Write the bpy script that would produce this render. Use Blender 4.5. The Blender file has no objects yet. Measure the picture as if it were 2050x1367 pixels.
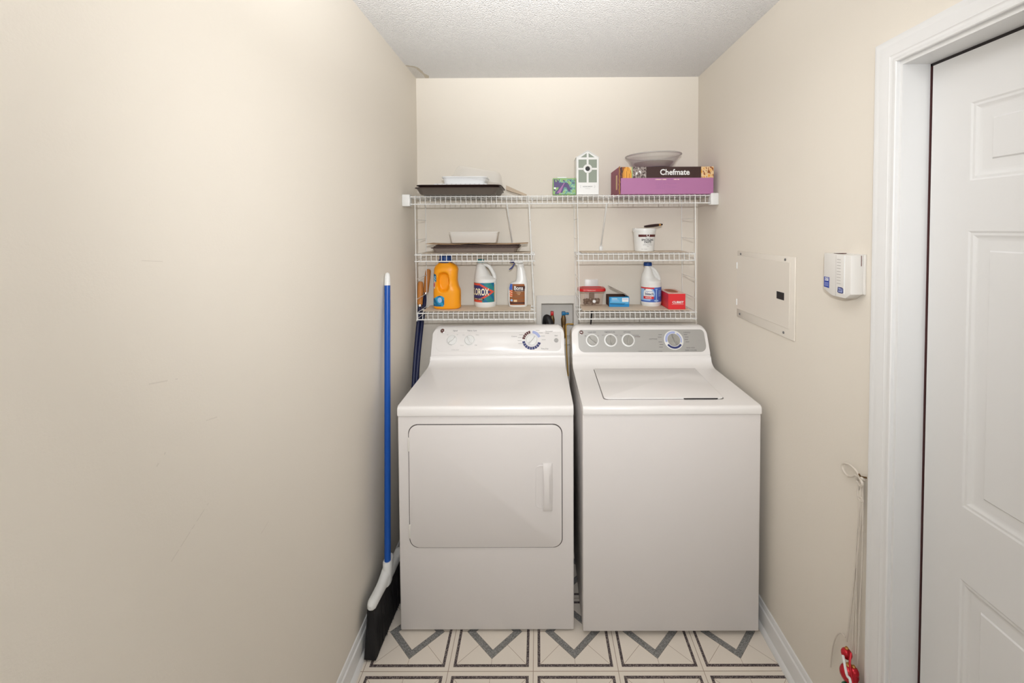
import bpy, bmesh, math, random
from mathutils import Vector, Matrix, Euler, noise as noise_lib
random.seed(7)
PI = math.pi
SC = bpy.context.scene
COL = SC.collection

# ------------------------------------------------------------------ camera
CAM_H = 1.596
cd = bpy.data.cameras.new('camera')
cam = bpy.data.objects.new('camera', cd)
COL.objects.link(cam)
cam.location = (0, 0, CAM_H)
PITCH, ROLL, YAW = math.radians(1.653), math.radians(0.271), math.radians(0.168)
cam.rotation_mode = 'QUATERNION'
cam.rotation_quaternion = (Matrix.Rotation(YAW, 4, 'Z') @ Matrix.Rotation(PI/2 - PITCH, 4, 'X') @ Matrix.Rotation(-ROLL, 4, 'Z')).to_quaternion()
cd.sensor_width = 36.0
cd.lens = 863.457/2050*36.0
cd.shift_x = -(1073.56-1025)/2050
cd.shift_y = (481.32-683.5)/2050
cd.clip_start = 0.02
SC.camera = cam

# ------------------------------------------------------------------ world, lamps, exposure
w = bpy.data.worlds.new('world')
SC.world = w
w.use_nodes = True
w.node_tree.nodes['Background'].inputs[0].default_value = (0.9, 0.95, 1.0, 1)
w.node_tree.nodes['Background'].inputs[1].default_value = 0.05
SC.view_settings.view_transform = 'Standard'
SC.view_settings.look = 'None'
SC.view_settings.gamma = 1.0
SC.view_settings.use_curve_mapping = False
SC.view_settings.exposure = 0.24

def lamp(name, kind, loc, power, color, rot=(0, 0, 0), **kw):
    d = bpy.data.lights.new(name, kind)
    d.energy = power
    d.color = color
    for k, v in kw.items():
        setattr(d, k, v)
    o = bpy.data.objects.new(name, d)
    COL.objects.link(o)
    o.location = loc
    o.rotation_euler = rot
    return o
# photographer's flash just above the lens: most of it is bounced off the ceiling, some comes straight;
# plus an added soft fill panel behind the camera, not a real source
aim = Vector((0.0, 0.62, 2.43))-Vector((0.0, -0.05, 1.72))
lamp('bounce_flash', 'SPOT', (0.0, -0.05, 1.72), 232, (0.97, 0.985, 1.0), aim.to_track_quat('-Z', 'Y').to_euler(), spot_size=math.radians(84), spot_blend=1.0, shadow_soft_size=0.03)
aim2 = Vector((0.10, 2.42, 1.60))-Vector((0.03, -0.04, 1.79))
lamp('direct_flash', 'SPOT', (0.03, -0.04, 1.79), 58, (0.97, 0.98, 1.0), aim2.to_track_quat('-Z', 'Y').to_euler(), spot_size=math.radians(104), spot_blend=1.0, shadow_soft_size=0.022)
lamp('rear_fill', 'AREA', (0.11, -1.62, 1.80), 10, (0.90, 0.95, 1.0), (PI/2, 0, 0), shape='RECTANGLE', size=1.3, size_y=1.1)

# ------------------------------------------------------------------ materials
def mat(name, col, rough=0.5, spec=0.5, metal=0.0, trans=0.0, alpha=1.0, coat=0.0, ior=1.45):
    m = bpy.data.materials.new(name)
    m.use_nodes = True
    b = m.node_tree.nodes['Principled BSDF']
    b.inputs['Base Color'].default_value = (*col, 1)
    b.inputs['Roughness'].default_value = rough
    b.inputs['Specular IOR Level'].default_value = spec
    b.inputs['Metallic'].default_value = metal
    b.inputs['Transmission Weight'].default_value = trans
    b.inputs['Alpha'].default_value = alpha
    b.inputs['Coat Weight'].default_value = coat
    b.inputs['IOR'].default_value = ior
    return m

def srgb(r, g, b):
    f = lambda c: (c/255)/12.92 if c/255 <= 0.04045 else ((c/255+0.055)/1.055)**2.4
    return (f(r), f(g), f(b))

class N:
    """tiny node-maths wrapper"""
    def __init__(s, nt, sock): s.nt, s.s = nt, sock
    def op(s, o, b=None, c=None):
        n = s.nt.nodes.new('ShaderNodeMath'); n.operation = o
        s.nt.links.new(s.s, n.inputs[0])
        for i, q in ((1, b), (2, c)):
            if q is None: continue
            if isinstance(q, N): s.nt.links.new(q.s, n.inputs[i])
            else: n.inputs[i].default_value = q
        return N(s.nt, n.outputs[0])
    def __add__(s, o): return s.op('ADD', o)
    def __sub__(s, o): return s.op('SUBTRACT', o)
    def __mul__(s, o): return s.op('MULTIPLY', o)
    def lt(s, o): return s.op('LESS_THAN', o)
    def gt(s, o): return s.op('GREATER_THAN', o)
    def abs(s): return s.op('ABSOLUTE')
    def max(s, o): return s.op('MAXIMUM', o)
    def min(s, o): return s.op('MINIMUM', o)

def mix(nt, fac, a, b):
    n = nt.nodes.new('ShaderNodeMix'); n.data_type = 'RGBA'
    if isinstance(fac, N): nt.links.new(fac.s, n.inputs[0])
    else: n.inputs[0].default_value = fac
    for i, q in ((6, a), (7, b)):
        if isinstance(q, tuple): n.inputs[i].default_value = (*q, 1)
        else: nt.links.new(q, n.inputs[i])
    return n.outputs[2]

def noise(nt, vec, scale, detail=2, rough=0.5):
    n = nt.nodes.new('ShaderNodeTexNoise')
    n.inputs['Scale'].default_value = scale
    n.inputs['Detail'].default_value = detail
    n.inputs['Roughness'].default_value = rough
    nt.links.new(vec, n.inputs['Vector'])
    return N(nt, n.outputs['Fac'])

def bump(nt, h, strength, dist):
    n = nt.nodes.new('ShaderNodeBump')
    n.inputs['Strength'].default_value = strength
    n.inputs['Distance'].default_value = dist
    nt.links.new(h.s, n.inputs['Height'])
    nt.links.new(n.outputs[0], nt.nodes['Principled BSDF'].inputs['Normal'])

def coords(nt):
    return nt.nodes.new('ShaderNodeTexCoord').outputs['Object']

def paint(name, col, bscale, bstr, bdist, rough=0.7, vary=0.03):
    m = mat(name, col, rough, 0.3)
    nt = m.node_tree
    c = coords(nt)
    n1 = noise(nt, c, bscale, 3, 0.6)
    bump(nt, n1, bstr, bdist)
    n2 = noise(nt, c, 1.7, 2)
    d = tuple(v*(1-vary) for v in col)
    nt.links.new(mix(nt, n2, col, d), nt.nodes['Principled BSDF'].inputs['Base Color'])
    return m

WALL_C = (0.815, 0.757, 0.668)
M = {}
M['wall'] = paint('cream_wall_paint', WALL_C, 180, 0.12, 0.002)
# left wall: the same paint with a few scuff marks
def scuffed():
    m = paint('scuffed_wall_paint', WALL_C, 180, 0.12, 0.002)
    nt = m.node_tree
    b = nt.nodes['Principled BSDF']
    base = b.inputs['Base Color'].links[0].from_socket
    c = coords(nt)
    n = nt.nodes.new('ShaderNodeSeparateXYZ'); nt.links.new(c, n.inputs[0])
    y, z = N(nt, n.outputs[1]), N(nt, n.outputs[2])
    tot = None
    for (y0, z0, dy, dz, ln) in ((0.735, 1.33, 0.06, -0.012, 0.0011), (0.745, 1.18, 0.02, 0.016, 0.0016), (0.86, 1.21, 0.03, -0.006, 0.0011),
                                 (0.76, 0.985, 0.10, 0.055, 0.0012), (0.72, 1.545, 0.05, -0.006, 0.0008), (1.02, 0.86, 0.03, 0.01, 0.001)):
        L = math.hypot(dy, dz); ux, uz = dy/L, dz/L
        a = (y - y0)*ux + (z - z0)*uz
        d = ((y - y0)*(-uz) + (z - z0)*ux).abs()
        k = a.gt(0) * a.lt(L) * d.lt(ln)
        tot = k if tot is None else tot.max(k)
    nn = noise(nt, c, 60, 2)
    tot = tot * nn.gt(0.45) * 0.16
    nt.links.new(mix(nt, tot, base, (0.30, 0.25, 0.20)), b.inputs['Base Color'])
    return m
M['wall_scuffed'] = scuffed()

def popcorn():
    m = mat('popcorn_ceiling', (0.815, 0.803, 0.79), 0.9, 0.1)
    nt = m.node_tree
    c = coords(nt)
    v = nt.nodes.new('ShaderNodeTexVoronoi'); v.inputs['Scale'].default_value = 170
    nt.links.new(c, v.inputs['Vector'])
    n1 = noise(nt, c, 190, 3, 0.6)
    bump(nt, n1*1.4 - N(nt, v.outputs['Distance']), 0.75, 0.006)
    # tide mark of an old leak in the far left corner
    s = nt.nodes.new('ShaderNodeSeparateXYZ'); nt.links.new(c, s.inputs[0])
    x, y = N(nt, s.outputs[0]), N(nt, s.outputs[1])
    wob = noise(nt, c, 14, 2)*0.05
    d = ((x + 0.70)*(x + 0.70) + (y - 2.36)*(y - 2.36)*0.5).op('SQRT') + wob
    ring = d.lt(0.130)*d.gt(0.112)*0.55
    inside = d.lt(0.118)*0.22
    nt.links.new(mix(nt, ring.max(inside), (0.815, 0.803, 0.79), (0.50, 0.40, 0.24)), nt.nodes['Principled BSDF'].inputs['Base Color'])
    return m
M['ceiling'] = popcorn()

def floor_mat():
    m = mat('patterned_vinyl', (0.7, 0.65, 0.57), 0.38, 0.4)
    nt = m.node_tree
    c = coords(nt)
    s = nt.nodes.new('ShaderNodeSeparateXYZ'); nt.links.new(c, s.inputs[0])
    T = 0.307
    def cell(q, o):
        f = (q - o).op('DIVIDE', T)
        return ((f - f.op('FLOOR')) - 0.5).abs()*T
    u = cell(N(nt, s.outputs[0]), -0.0228)
    v = cell(N(nt, s.outputs[1]), 1.5083)
    ch = u.max(v)
    q = u + v
    dg = (u - v).abs()*0.7071
    mn = u.min(v)
    inner = ch.lt(0.128)
    outq = q.gt(0.1085)
    lines = (dg.lt(0.0007).max(mn.lt(0.0007)))*inner*outq
    grout = ch.gt(T/2 - 0.0011)
    edge = (ch - 0.128).abs().lt(0.0007).max((ch - 0.1375).abs().lt(0.0006)).max((q - 0.1085).abs().lt(0.0009)).max((q - 0.074).abs().lt(0.0008))
    border = ch.gt(0.128)*ch.lt(0.1375)
    dia = q.lt(0.1085)*q.gt(0.074)
    vo = nt.nodes.new('ShaderNodeTexVoronoi'); vo.inputs['Scale'].default_value = 520
    nt.links.new(c, vo.inputs['Vector'])
    vc = nt.nodes.new('ShaderNodeSeparateXYZ'); nt.links.new(vo.outputs['Color'], vc.inputs[0])
    sp = N(nt, vc.outputs[0])
    fine = noise(nt, c, 500, 2)
    big = noise(nt, c, 4, 3)
    base = mix(nt, fine, (0.83, 0.755, 0.66), (0.90, 0.83, 0.74))
    base = mix(nt, big*0.25, base, (0.60, 0.50, 0.40))
    base = mix(nt, lines.max(grout)*0.75, base, (0.26, 0.15, 0.08))
    dcol = mix(nt, sp, (0.10, 0.10, 0.10), (0.38, 0.37, 0.35))
    bcol = mix(nt, sp.gt(0.72), (0.06, 0.045, 0.05), (0.30, 0.25, 0.23))
    base = mix(nt, dia, base, dcol)
    base = mix(nt, border, base, bcol)
    base = mix(nt, edge*0.6, base, (0.16, 0.10, 0.06))
    nt.links.new(base, nt.nodes['Principled BSDF'].inputs['Base Color'])
    return m
M['floor'] = floor_mat()
M['trim'] = mat('white_trim_paint', (0.80, 0.795, 0.785), 0.35, 0.5)
M['door'] = mat('white_door_paint', (0.775, 0.768, 0.758), 0.45, 0.35)
M['weatherstrip'] = mat('maroon_weatherstrip', (0.055, 0.012, 0.012), 0.6)
M['enamel'] = mat('white_enamel', (0.86, 0.832, 0.81), 0.22, 0.5, coat=0.15)  # lighter copy for tops and consoles: light from above put into the colour
M['enamel_shaded'] = mat('white_enamel_shaded', (0.76, 0.722, 0.70), 0.34, 0.5)  # darker copy for the fronts: falloff of light put into the colour
M['white_plastic'] = mat('white_plastic', (0.80, 0.80, 0.78), 0.3)
M['offwhite'] = mat('offwhite_plastic', (0.73, 0.70, 0.65), 0.4)
M['silver'] = mat('silver_panel', (0.44, 0.43, 0.41), 0.35, 0.5, metal=0.25)
M['gray_knob'] = mat('grey_knob_plastic', (0.40, 0.39, 0.36), 0.25, 0.5, metal=0.3)
M['gap'] = mat('dark_gap', (0.03, 0.025, 0.025), 0.8)
M['gap_brown'] = mat('brown_grey_gap', (0.10, 0.085, 0.08), 0.7)
M['seam'] = mat('grey_seam', (0.22, 0.20, 0.19), 0.7)
M['ink'] = mat('grey_ink', (0.15, 0.145, 0.145), 0.6)
M['ink_light'] = mat('light_grey_ink', (0.42, 0.41, 0.40), 0.6)
M['black'] = mat('black_plastic', (0.012, 0.011, 0.012), 0.5)
M['chrome'] = mat('chrome', (0.62, 0.60, 0.58), 0.15, metal=1.0)
M['navy'] = mat('navy_print', srgb(48, 56, 110), 0.5)
M['lavender'] = mat('lavender_print', srgb(168, 178, 220), 0.5)
M['maroon'] = mat('maroon_print', srgb(84, 28, 26), 0.5)
M['wire'] = mat('white_vinyl_wire', (0.80, 0.80, 0.78), 0.35)
M['liner'] = mat('beige_shelf_liner', (0.74, 0.63, 0.50), 0.65)
M['blue_tube'] = mat('blue_coated_steel', srgb(20, 82, 170), 0.3)
M['bristle'] = mat('black_bristles', (0.010, 0.009, 0.010), 0.8)
M['wood'] = mat('orange_wood_grip', srgb(196, 128, 62), 0.5)
M['navy_steel'] = mat('navy_steel', srgb(22, 30, 66), 0.3)
M['pan_dark'] = mat('dark_brown_pan', (0.035, 0.018, 0.016), 0.35)
M['pan_gray'] = mat('worn_grey_pan', (0.26, 0.21, 0.18), 0.4, metal=0.2)
M['pan_rim'] = mat('worn_pan_rim', (0.12, 0.08, 0.07), 0.25, metal=0.4)
M['pan_side'] = mat('grey_brown_pan', (0.115, 0.095, 0.08), 0.45, metal=0.2)
M['tan'] = mat('tan_board', srgb(188, 170, 148), 0.6)
M['brownpaper'] = mat('tan_metal_sheet', srgb(176, 138, 96), 0.5)
M['ceramic'] = mat('white_ceramic', (0.82, 0.83, 0.84), 0.2)
M['clear'] = mat('clear_plastic', (0.95, 0.93, 0.89), 0.06, 0.8, alpha=0.2)
M['glass'] = mat('clear_glass', (0.60, 0.57, 0.53), 0.04, 1.0, alpha=0.32)
M['glass_rim'] = mat('glass_rim', (0.55, 0.52, 0.49), 0.08, 1.0, alpha=0.75)
M['orange_jug'] = mat('orange_yellow_plastic', srgb(246, 160, 20), 0.35)
M['cap_blue'] = mat('blue_cap', srgb(16, 62, 130), 0.4)
M['cap_teal'] = mat('teal_cap', srgb(10, 120, 128), 0.4)
M['teal'] = mat('teal_print', srgb(40, 130, 132), 0.45)
M['coral'] = mat('coral_print', srgb(220, 84, 62), 0.45)
M['print_blue'] = mat('blue_print', srgb(58, 56, 110), 0.45)
M['cream'] = mat('cream_print', srgb(250, 240, 205), 0.45)
M['aqua'] = mat('aqua_print', srgb(40, 150, 195), 0.45)
M['aqua_dark'] = mat('deep_aqua_print', srgb(20, 105, 150), 0.45)
M['red'] = mat('red_print', srgb(214, 42, 44), 0.45)
M['red_plastic'] = mat('red_plastic', srgb(196, 32, 34), 0.35)
M['white_print'] = mat('white_print', (0.85, 0.85, 0.84), 0.45)
M['bonabrown'] = mat('brown_label', srgb(140, 88, 48), 0.45)
M['bonadark'] = mat('dark_brown_label', srgb(70, 36, 30), 0.45)
M['trigger_blue'] = mat('violet_blue_plastic', srgb(40, 48, 120), 0.35)
M['royal'] = mat('royal_blue_print', srgb(70, 105, 190), 0.45)
M['pale_blue'] = mat('pale_blue_print', srgb(160, 195, 235), 0.45)
M['box_blue'] = mat('blue_carton', srgb(28, 134, 196), 0.5)
M['box_blue_light'] = mat('light_blue_carton', srgb(92, 176, 222), 0.5)
M['card_gray'] = mat('grey_cardboard', srgb(170, 160, 150), 0.7)
M['card_dark'] = mat('dark_cardboard', srgb(84, 56, 44), 0.8)
M['box_red'] = mat('red_carton', srgb(222, 48, 54), 0.45)
M['box_pink'] = mat('pale_pink_carton', srgb(235, 205, 195), 0.5)
M['print_pinkbrown'] = mat('salmon_print', srgb(200, 110, 80), 0.5)
M['purple'] = mat('purple_carton', srgb(176, 116, 160), 0.5)
M['mauve'] = mat('mauve_carton', srgb(160, 92, 112), 0.6)
M['choc'] = mat('chocolate_print', srgb(58, 34, 30), 0.45)
M['kraft'] = mat('kraft_cardboard', srgb(170, 125, 80), 0.8)
M['food_yellow'] = mat('yellow_food_print', srgb(226, 160, 60), 0.5)
M['food_tan'] = mat('pale_food_print', srgb(228, 196, 150), 0.5)
M['food_brown'] = mat('brown_food_print', srgb(150, 84, 34), 0.5)
M['photo_gray'] = mat('grey_photo_print', srgb(150, 138, 132), 0.5)
M['photo_dark'] = mat('dark_photo_print', srgb(70, 54, 54), 0.5)
M['sage'] = mat('sage_green', srgb(146, 155, 142), 0.6)
M['leaf'] = mat('leaf_green_print', srgb(136, 178, 108), 0.5)
M['leaf_teal'] = mat('teal_leaf_print', srgb(96, 150, 140), 0.5)
M['pale_sage'] = mat('pale_leaf_print', srgb(150, 186, 160), 0.5)
M['flower'] = mat('violet_print', srgb(84, 68, 116), 0.5)
M['flower_pink'] = mat('pink_violet_print', srgb(160, 106, 158), 0.5)
M['amber'] = mat('amber_glaze', srgb(150, 92, 44), 0.3)
M['tint'] = mat('clear_container', srgb(236, 196, 168), 0.08, 0.7, alpha=0.16)
M['nut'] = mat('dark_nut', srgb(36, 26, 25), 0.45)
M['nut_light'] = mat('grey_nut', srgb(100, 90, 84), 0.4)
M['brass'] = mat('brass', srgb(120, 94, 60), 0.45, metal=0.6)
M['alarm'] = mat('alarm_plastic', (0.76, 0.735, 0.695), 0.4)
M['grille'] = mat('alarm_slot', (0.56, 0.53, 0.50), 0.5)
M['panel_cover'] = mat('cream_metal_cover', (0.775, 0.720, 0.640), 0.4)
M['cord_white'] = mat('white_cotton_cord', (0.70, 0.64, 0.56), 0.8)
M['bell_red'] = mat('red_metal', srgb(190, 30, 44), 0.25, metal=0.4)
M['bell_green'] = mat('green_metal', srgb(20, 120, 84), 0.3, metal=0.4)
M['gold'] = mat('gold', srgb(190, 140, 80), 0.3, metal=0.8)
M['yellow_hose'] = mat('yellow_hose', srgb(206, 158, 60), 0.5)
M['valve_blue'] = mat('blue_valve_plastic', srgb(10, 110, 160), 0.4)
M['adt_blue'] = mat('blue_sticker', srgb(44, 70, 160), 0.5)
M['bowl_brown'] = mat('brown_glass', srgb(120, 82, 52), 0.2)

# ------------------------------------------------------------------ mesh builder
# the shelves, what stands on them and what is set in the back wall were placed from image coordinates with an earlier camera: rescaled and shifted to the refitted one
MAP = [False]
def W(v):
    return Vector((0.981*v[0]-0.0083, 0.9854*v[1], 0.982*v[2]+0.0266)) if MAP[0] else Vector(v)
OFF = {}      # world offset of every object that carries children

class MB:
    def __init__(s):
        s.bm = bmesh.new(); s.mats = []
    def mi(s, m):
        m = M[m] if isinstance(m, str) else m
        if m not in s.mats: s.mats.append(m)
        return s.mats.index(m)
    def faces(s, verts, faces, m):
        i = s.mi(m) if not callable(m) else None
        vs = [s.bm.verts.new(v) for v in verts]
        for k, f in enumerate(faces):
            try:
                fc = s.bm.faces.new([vs[q] for q in f])
                fc.material_index = i if i is not None else s.mi(m(k))
            except ValueError:
                pass
        return s
    def merge(s, t, m):
        i = s.mi(m)
        t.verts.ensure_lookup_table()
        mp = {v: s.bm.verts.new(v.co) for v in t.verts}
        for f in t.faces:
            try:
                s.bm.faces.new([mp[v] for v in f.verts]).material_index = i
            except ValueError:
                pass
        t.free()
        return s
    def box(s, x0, x1, y0, y1, z0, z1, m, bev=0.0, seg=2):
        t = bmesh.new()
        bmesh.ops.create_cube(t, size=1)
        for v in t.verts:
            v.co = Vector(((x0+x1)/2+v.co.x*(x1-x0), (y0+y1)/2+v.co.y*(y1-y0), (z0+z1)/2+v.co.z*(z1-z0)))
        if bev:
            bmesh.ops.bevel(t, geom=list(t.edges), offset=bev, segments=seg, profile=0.5, affect='EDGES')
        return s.merge(t, m)
    def prism(s, poly, fn, t0, t1, m, bev=0.0, seg=3):
        """poly: 2-D outline; fn(a,b,t)->xyz; extruded from t0 to t1"""
        t = bmesh.new()
        A = [t.verts.new(fn(a, b, t0)) for a, b in poly]
        B = [t.verts.new(fn(a, b, t1)) for a, b in poly]
        n = len(poly)
        t.faces.new(A[::-1]); t.faces.new(B)
        for i in range(n):
            t.faces.new((A[i], A[(i+1) % n], B[(i+1) % n], B[i]))
        if bev:
            es = [e for e in t.edges if (e.verts[0] in A) == (e.verts[1] in A)]
            bmesh.ops.bevel(t, geom=es, offset=bev, segments=seg, profile=0.5, affect='EDGES')
        bmesh.ops.recalc_face_normals(t, faces=t.faces)
        return s.merge(t, m)
    def loft(s, rings, m, cap0=True, cap1=True):
        n = len(rings[0])
        vs = [v for r in rings for v in r]
        fs = []
        for k in range(len(rings)-1):
            for i in range(n):
                j = (i+1) % n
                fs.append((k*n+i, k*n+j, (k+1)*n+j, (k+1)*n+i))
        if cap0: fs.append(tuple(range(n))[::-1])
        if cap1: fs.append(tuple((len(rings)-1)*n+i for i in range(n)))
        return s.faces(vs, fs, m)
    def lathe(s, prof, m, c=(0, 0, 0), n=32, rot=None, cap0=True, cap1=True):
        rings = []
        for r, z in prof:
            ring = []
            for i in range(n):
                a = 2*PI*i/n
                v = Vector((r*math.cos(a), r*math.sin(a), z))
                if rot is not None: v = rot @ v
                ring.append(v+Vector(c))
            rings.append(ring)
        return s.loft(rings, m, cap0, cap1)
    def tube(s, pts, r, m, n=8, closed=False, flat=1.0):
        pts = [Vector(p) for p in pts]
        rr = r if isinstance(r, (list, tuple)) else [r]*len(pts)
        rings = []
        up = None
        for i, p in enumerate(pts):
            a = pts[i-1] if (i > 0 or closed) else p
            b = pts[(i+1) % len(pts)] if (i < len(pts)-1 or closed) else p
            d = (b-a).normalized()
            if up is None:
                up = Vector((0, 0, 1)) if abs(d.z) < 0.9 else Vector((0, 1, 0))
            sd = d.cross(up).normalized()
            up = sd.cross(d).normalized()
            rings.append([p+sd*math.cos(2*PI*k/n)*rr[i]+up*math.sin(2*PI*k/n)*rr[i]*flat for k in range(n)])
        if closed:
            rings.append(rings[0])
        return s.loft(rings, m, not closed, not closed)
    def ball(s, c, r, m, n=16, sx=1, sy=1, sz=1):
        prof = [(max(1e-5, math.sin(PI*k/10))*r, -math.cos(PI*k/10)*r) for k in range(11)]
        rings = [[Vector(c)+Vector((q*math.cos(2*PI*i/n)*sx, q*math.sin(2*PI*i/n)*sy, z*sz)) for i in range(n)] for q, z in prof]
        return s.loft(rings, m)
    def grid(s, fn, nu, nv, m):
        """fn(u,v)->xyz, u,v in 0..1; m: material or m(u,v)->material key or None"""
        vs = [s.bm.verts.new(fn(i/nu, j/nv)) for j in range(nv+1) for i in range(nu+1)]
        for j in range(nv):
            for i in range(nu):
                k = m((i+.5)/nu, (j+.5)/nv) if callable(m) else m
                if k is None: continue
                a = j*(nu+1)+i
                s.bm.faces.new((vs[a], vs[a+1], vs[a+nu+2], vs[a+nu+1])).material_index = s.mi(k)
        return s
    def text(s, body, size, fn, m, bold=0.0, sx=1.0, align='CENTER'):
        cu = bpy.data.curves.new('lettering', 'FONT')
        cu.body = body; cu.size = size; cu.align_x = align; cu.align_y = 'CENTER'; cu.offset = bold*size
        cu.resolution_u = 3
        o = bpy.data.objects.new('lettering', cu)
        COL.objects.link(o)
        bpy.context.view_layer.update()
        me = bpy.data.meshes.new_from_object(o.evaluated_get(bpy.context.evaluated_depsgraph_get()))
        i = s.mi(m)
        vs = [s.bm.verts.new(fn(v.co.x*sx, v.co.y)) for v in me.vertices]
        for p in me.polygons:
            try: s.bm.faces.new([vs[k] for k in p.vertices]).material_index = i
            except ValueError: pass
        bpy.data.objects.remove(o); bpy.data.curves.remove(cu); bpy.data.meshes.remove(me)
        return s
    def xform(s, mtx):
        bmesh.ops.transform(s.bm, matrix=mtx, verts=s.bm.verts)
        return s
    def build(s, name, parent=None, loc=None, local=False, sharp=35, recalc=True):
        bm = s.bm
        if recalc: bmesh.ops.recalc_face_normals(bm, faces=bm.faces)
        off = Vector((0, 0, 0))
        if parent is not None: off = OFF[parent]
        elif loc is not None: off = W(loc)
        if not local:
            for v in bm.verts: v.co = W(v.co)-off
        me = bpy.data.meshes.new(name)
        bm.to_mesh(me); bm.free()
        for m in s.mats: me.materials.append(m)
        for p in me.polygons: p.use_smooth = True
        me.set_sharp_from_angle(angle=math.radians(sharp))
        o = bpy.data.objects.new(name, me)
        COL.objects.link(o)
        if parent is not None: o.parent = parent
        elif loc is not None: o.location = off
        OFF[o] = off
        return o

def tag(o, label, cat, group=None):
    o['label'] = label; o['category'] = cat
    if group: o['group'] = group
    return o
def thing(name, label, cat, loc, group=None, rz=0.0):
    o = bpy.data.objects.new(name, None)
    o.empty_display_size = 0.05
    COL.objects.link(o)
    o.location = W(loc); o.rotation_euler = (0, 0, rz)
    OFF[o] = W(loc)
    return tag(o, label, cat, group)
def struct(mb, name, parent=None):
    o = mb.build(name, parent)
    if parent is None: o['kind'] = 'structure'
    return o

def rrect(x0, x1, y0, y1, r, n=6):
    P = []
    rs = r if isinstance(r, (list, tuple)) else [r]*4
    for (cx, cy, a0, q) in ((x1, y1, 0, rs[0]), (x0, y1, 90, rs[1]), (x0, y0, 180, rs[2]), (x1, y0, 270, rs[3])):
        sx = -1 if cx == x1 else 1
        sy = -1 if cy == y1 else 1
        for k in range(n+1):
            a = math.radians(a0+90*k/n)
            P.append((cx+sx*q+q*math.cos(a), cy+sy*q+q*math.sin(a)))
    return P
def sell(cx, cy, z, a, b, n=48, p=2.6):
    R = []
    for i in range(n):
        t = 2*PI*i/n
        c, s_ = math.cos(t), math.sin(t)
        R.append(Vector((cx+a*math.copysign(abs(c)**(2/p), c), cy+b*math.copysign(abs(s_)**(2/p), s_), z)))
    return R
def catmull(P, n=8):
    P = [Vector(p) for p in P]; out = []
    for i in range(len(P)-1):
        a, b, c, d = P[max(i-1, 0)], P[i], P[i+1], P[min(i+2, len(P)-1)]
        for k in range(n):
            t = k/n
            out.append(0.5*((2*b)+(c-a)*t+(2*a-5*b+4*c-d)*t*t+(3*b-a-3*c+d)*t**3))
    out.append(P[-1])
    return out
def interp(tab, z):
    for i in range(len(tab)-1):
        if z <= tab[i+1][0]:
            t = (z-tab[i][0])/max(1e-9, tab[i+1][0]-tab[i][0])
            return [tab[i][k]+(tab[i+1][k]-tab[i][k])*t for k in range(1, len(tab[i]))]
    return list(tab[-1][1:])
def blotch(x, y, s_=0.0):
    return noise_lib.noise(Vector((x, y, s_)))+0.5*noise_lib.noise(Vector((2.3*x, 2.3*y, s_+7)))
def smooth01(t):
    t = max(0.0, min(1.0, t)); return t*t*(3-2*t)

# ------------------------------------------------------------------ the room
XL, XR, YB, YF, ZC = -0.672, 0.8984, 2.4242, -1.70, 2.432
T = 0.10
struct(MB().box(XL-T, XR+0.5, YF-T, YB+T, -0.08, 0, 'floor'), 'floor')
struct(MB().box(XL-T, XR+0.5, YF-T, YB+T, ZC, ZC+0.08, 'ceiling'), 'ceiling')
struct(MB().box(XL-T, XL, YF, YB, 0, ZC, 'wall_scuffed'), 'wall_left')
struct(MB().box(XL-T, XR+T, YF-T, YF, 0, ZC, 'wall'), 'wall_front')
# back wall, with the hole the washer supply box is let into
HX0, HX1, HZ0, HZ1 = 0.0172, 0.2056, 0.9644, 1.1736
mb = MB()
mb.box(XL-T, HX0, YB, YB+T, 0, ZC, 'wall').box(HX1, XR+T, YB, YB+T, 0, ZC, 'wall')
mb.box(HX0, HX1, YB, YB+T, HZ1, ZC, 'wall').box(HX0, HX1, YB, YB+T, 0, HZ0, 'wall')
struct(mb, 'wall_back')
# right wall with the door opening
DY0, DY1, DZ = 0.295, 1.076, 1.999
mb = MB()
mb.box(XR, XR+0.13, DY1+0.008, YB, 0, ZC, 'wall').box(XR, XR+0.13, YF, DY0-0.008, 0, ZC, 'wall').box(XR, XR+0.13, DY0-0.008, DY1+0.008, DZ+0.008, ZC, 'wall')
struct(mb, 'wall_right')

def baseboard(name, x, sx, y0, y1):
    pr = [(0, 0), (0.014, 0), (0.014, 0.066), (0.0125, 0.076), (0.008, 0.080), (0.0075, 0.086), (0.004, 0.096), (0, 0.098)]
    mb = MB().prism(pr, lambda a, b, t: (x+sx*a, t, b), y0, y1, 'trim')
    mb.prism([(0.014, 0), (0.026, 0), (0.024, 0.009), (0.019, 0.016), (0.014, 0.019)], lambda a, b, t: (x+sx*a, t, b), y0, y1, 'trim')
    struct(mb, name)
baseboard('baseboard_left', XL, 1, YF, YB)
baseboard('baseboard_right', XR, -1, DY1+0.0645, YB)

# door casing: one moulded profile carried round the opening
def casing():
    prof = [(0.000, 0.0), (0.000, 0.0085), (0.003, 0.0105), (0.012, 0.0112), (0.016, 0.0098), (0.022, 0.0104), (0.027, 0.0125), (0.031, 0.0120), (0.036, 0.0128),
            (0.050, 0.0146), (0.062, 0.0150), (0.068, 0.0145), (0.072, 0.0160), (0.080, 0.0172), (0.085, 0.0162), (0.086, 0.0)]
    prof = [(0.004+a*0.70, b) for a, b in prof]     # small reveal on the jamb
    path = [(DY0, 0.0, 'L'), (DY0, DZ, 'C0'), (DY1, DZ, 'C1'), (DY1, 0.0, 'R')]
    rings = []
    for (y, z, k) in path:
        ring = []
        for a, b in prof:
            dy = -a if k in ('L', 'C0') else a
            dz = a if k in ('C0', 'C1') else 0
            ring.append(Vector((XR-b, y+dy, z+dz)))
        rings.append(ring)
    return MB().loft(rings, 'trim')
struct(casing(), 'trim_1')
mb = MB()      # jamb, head and stop
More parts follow.
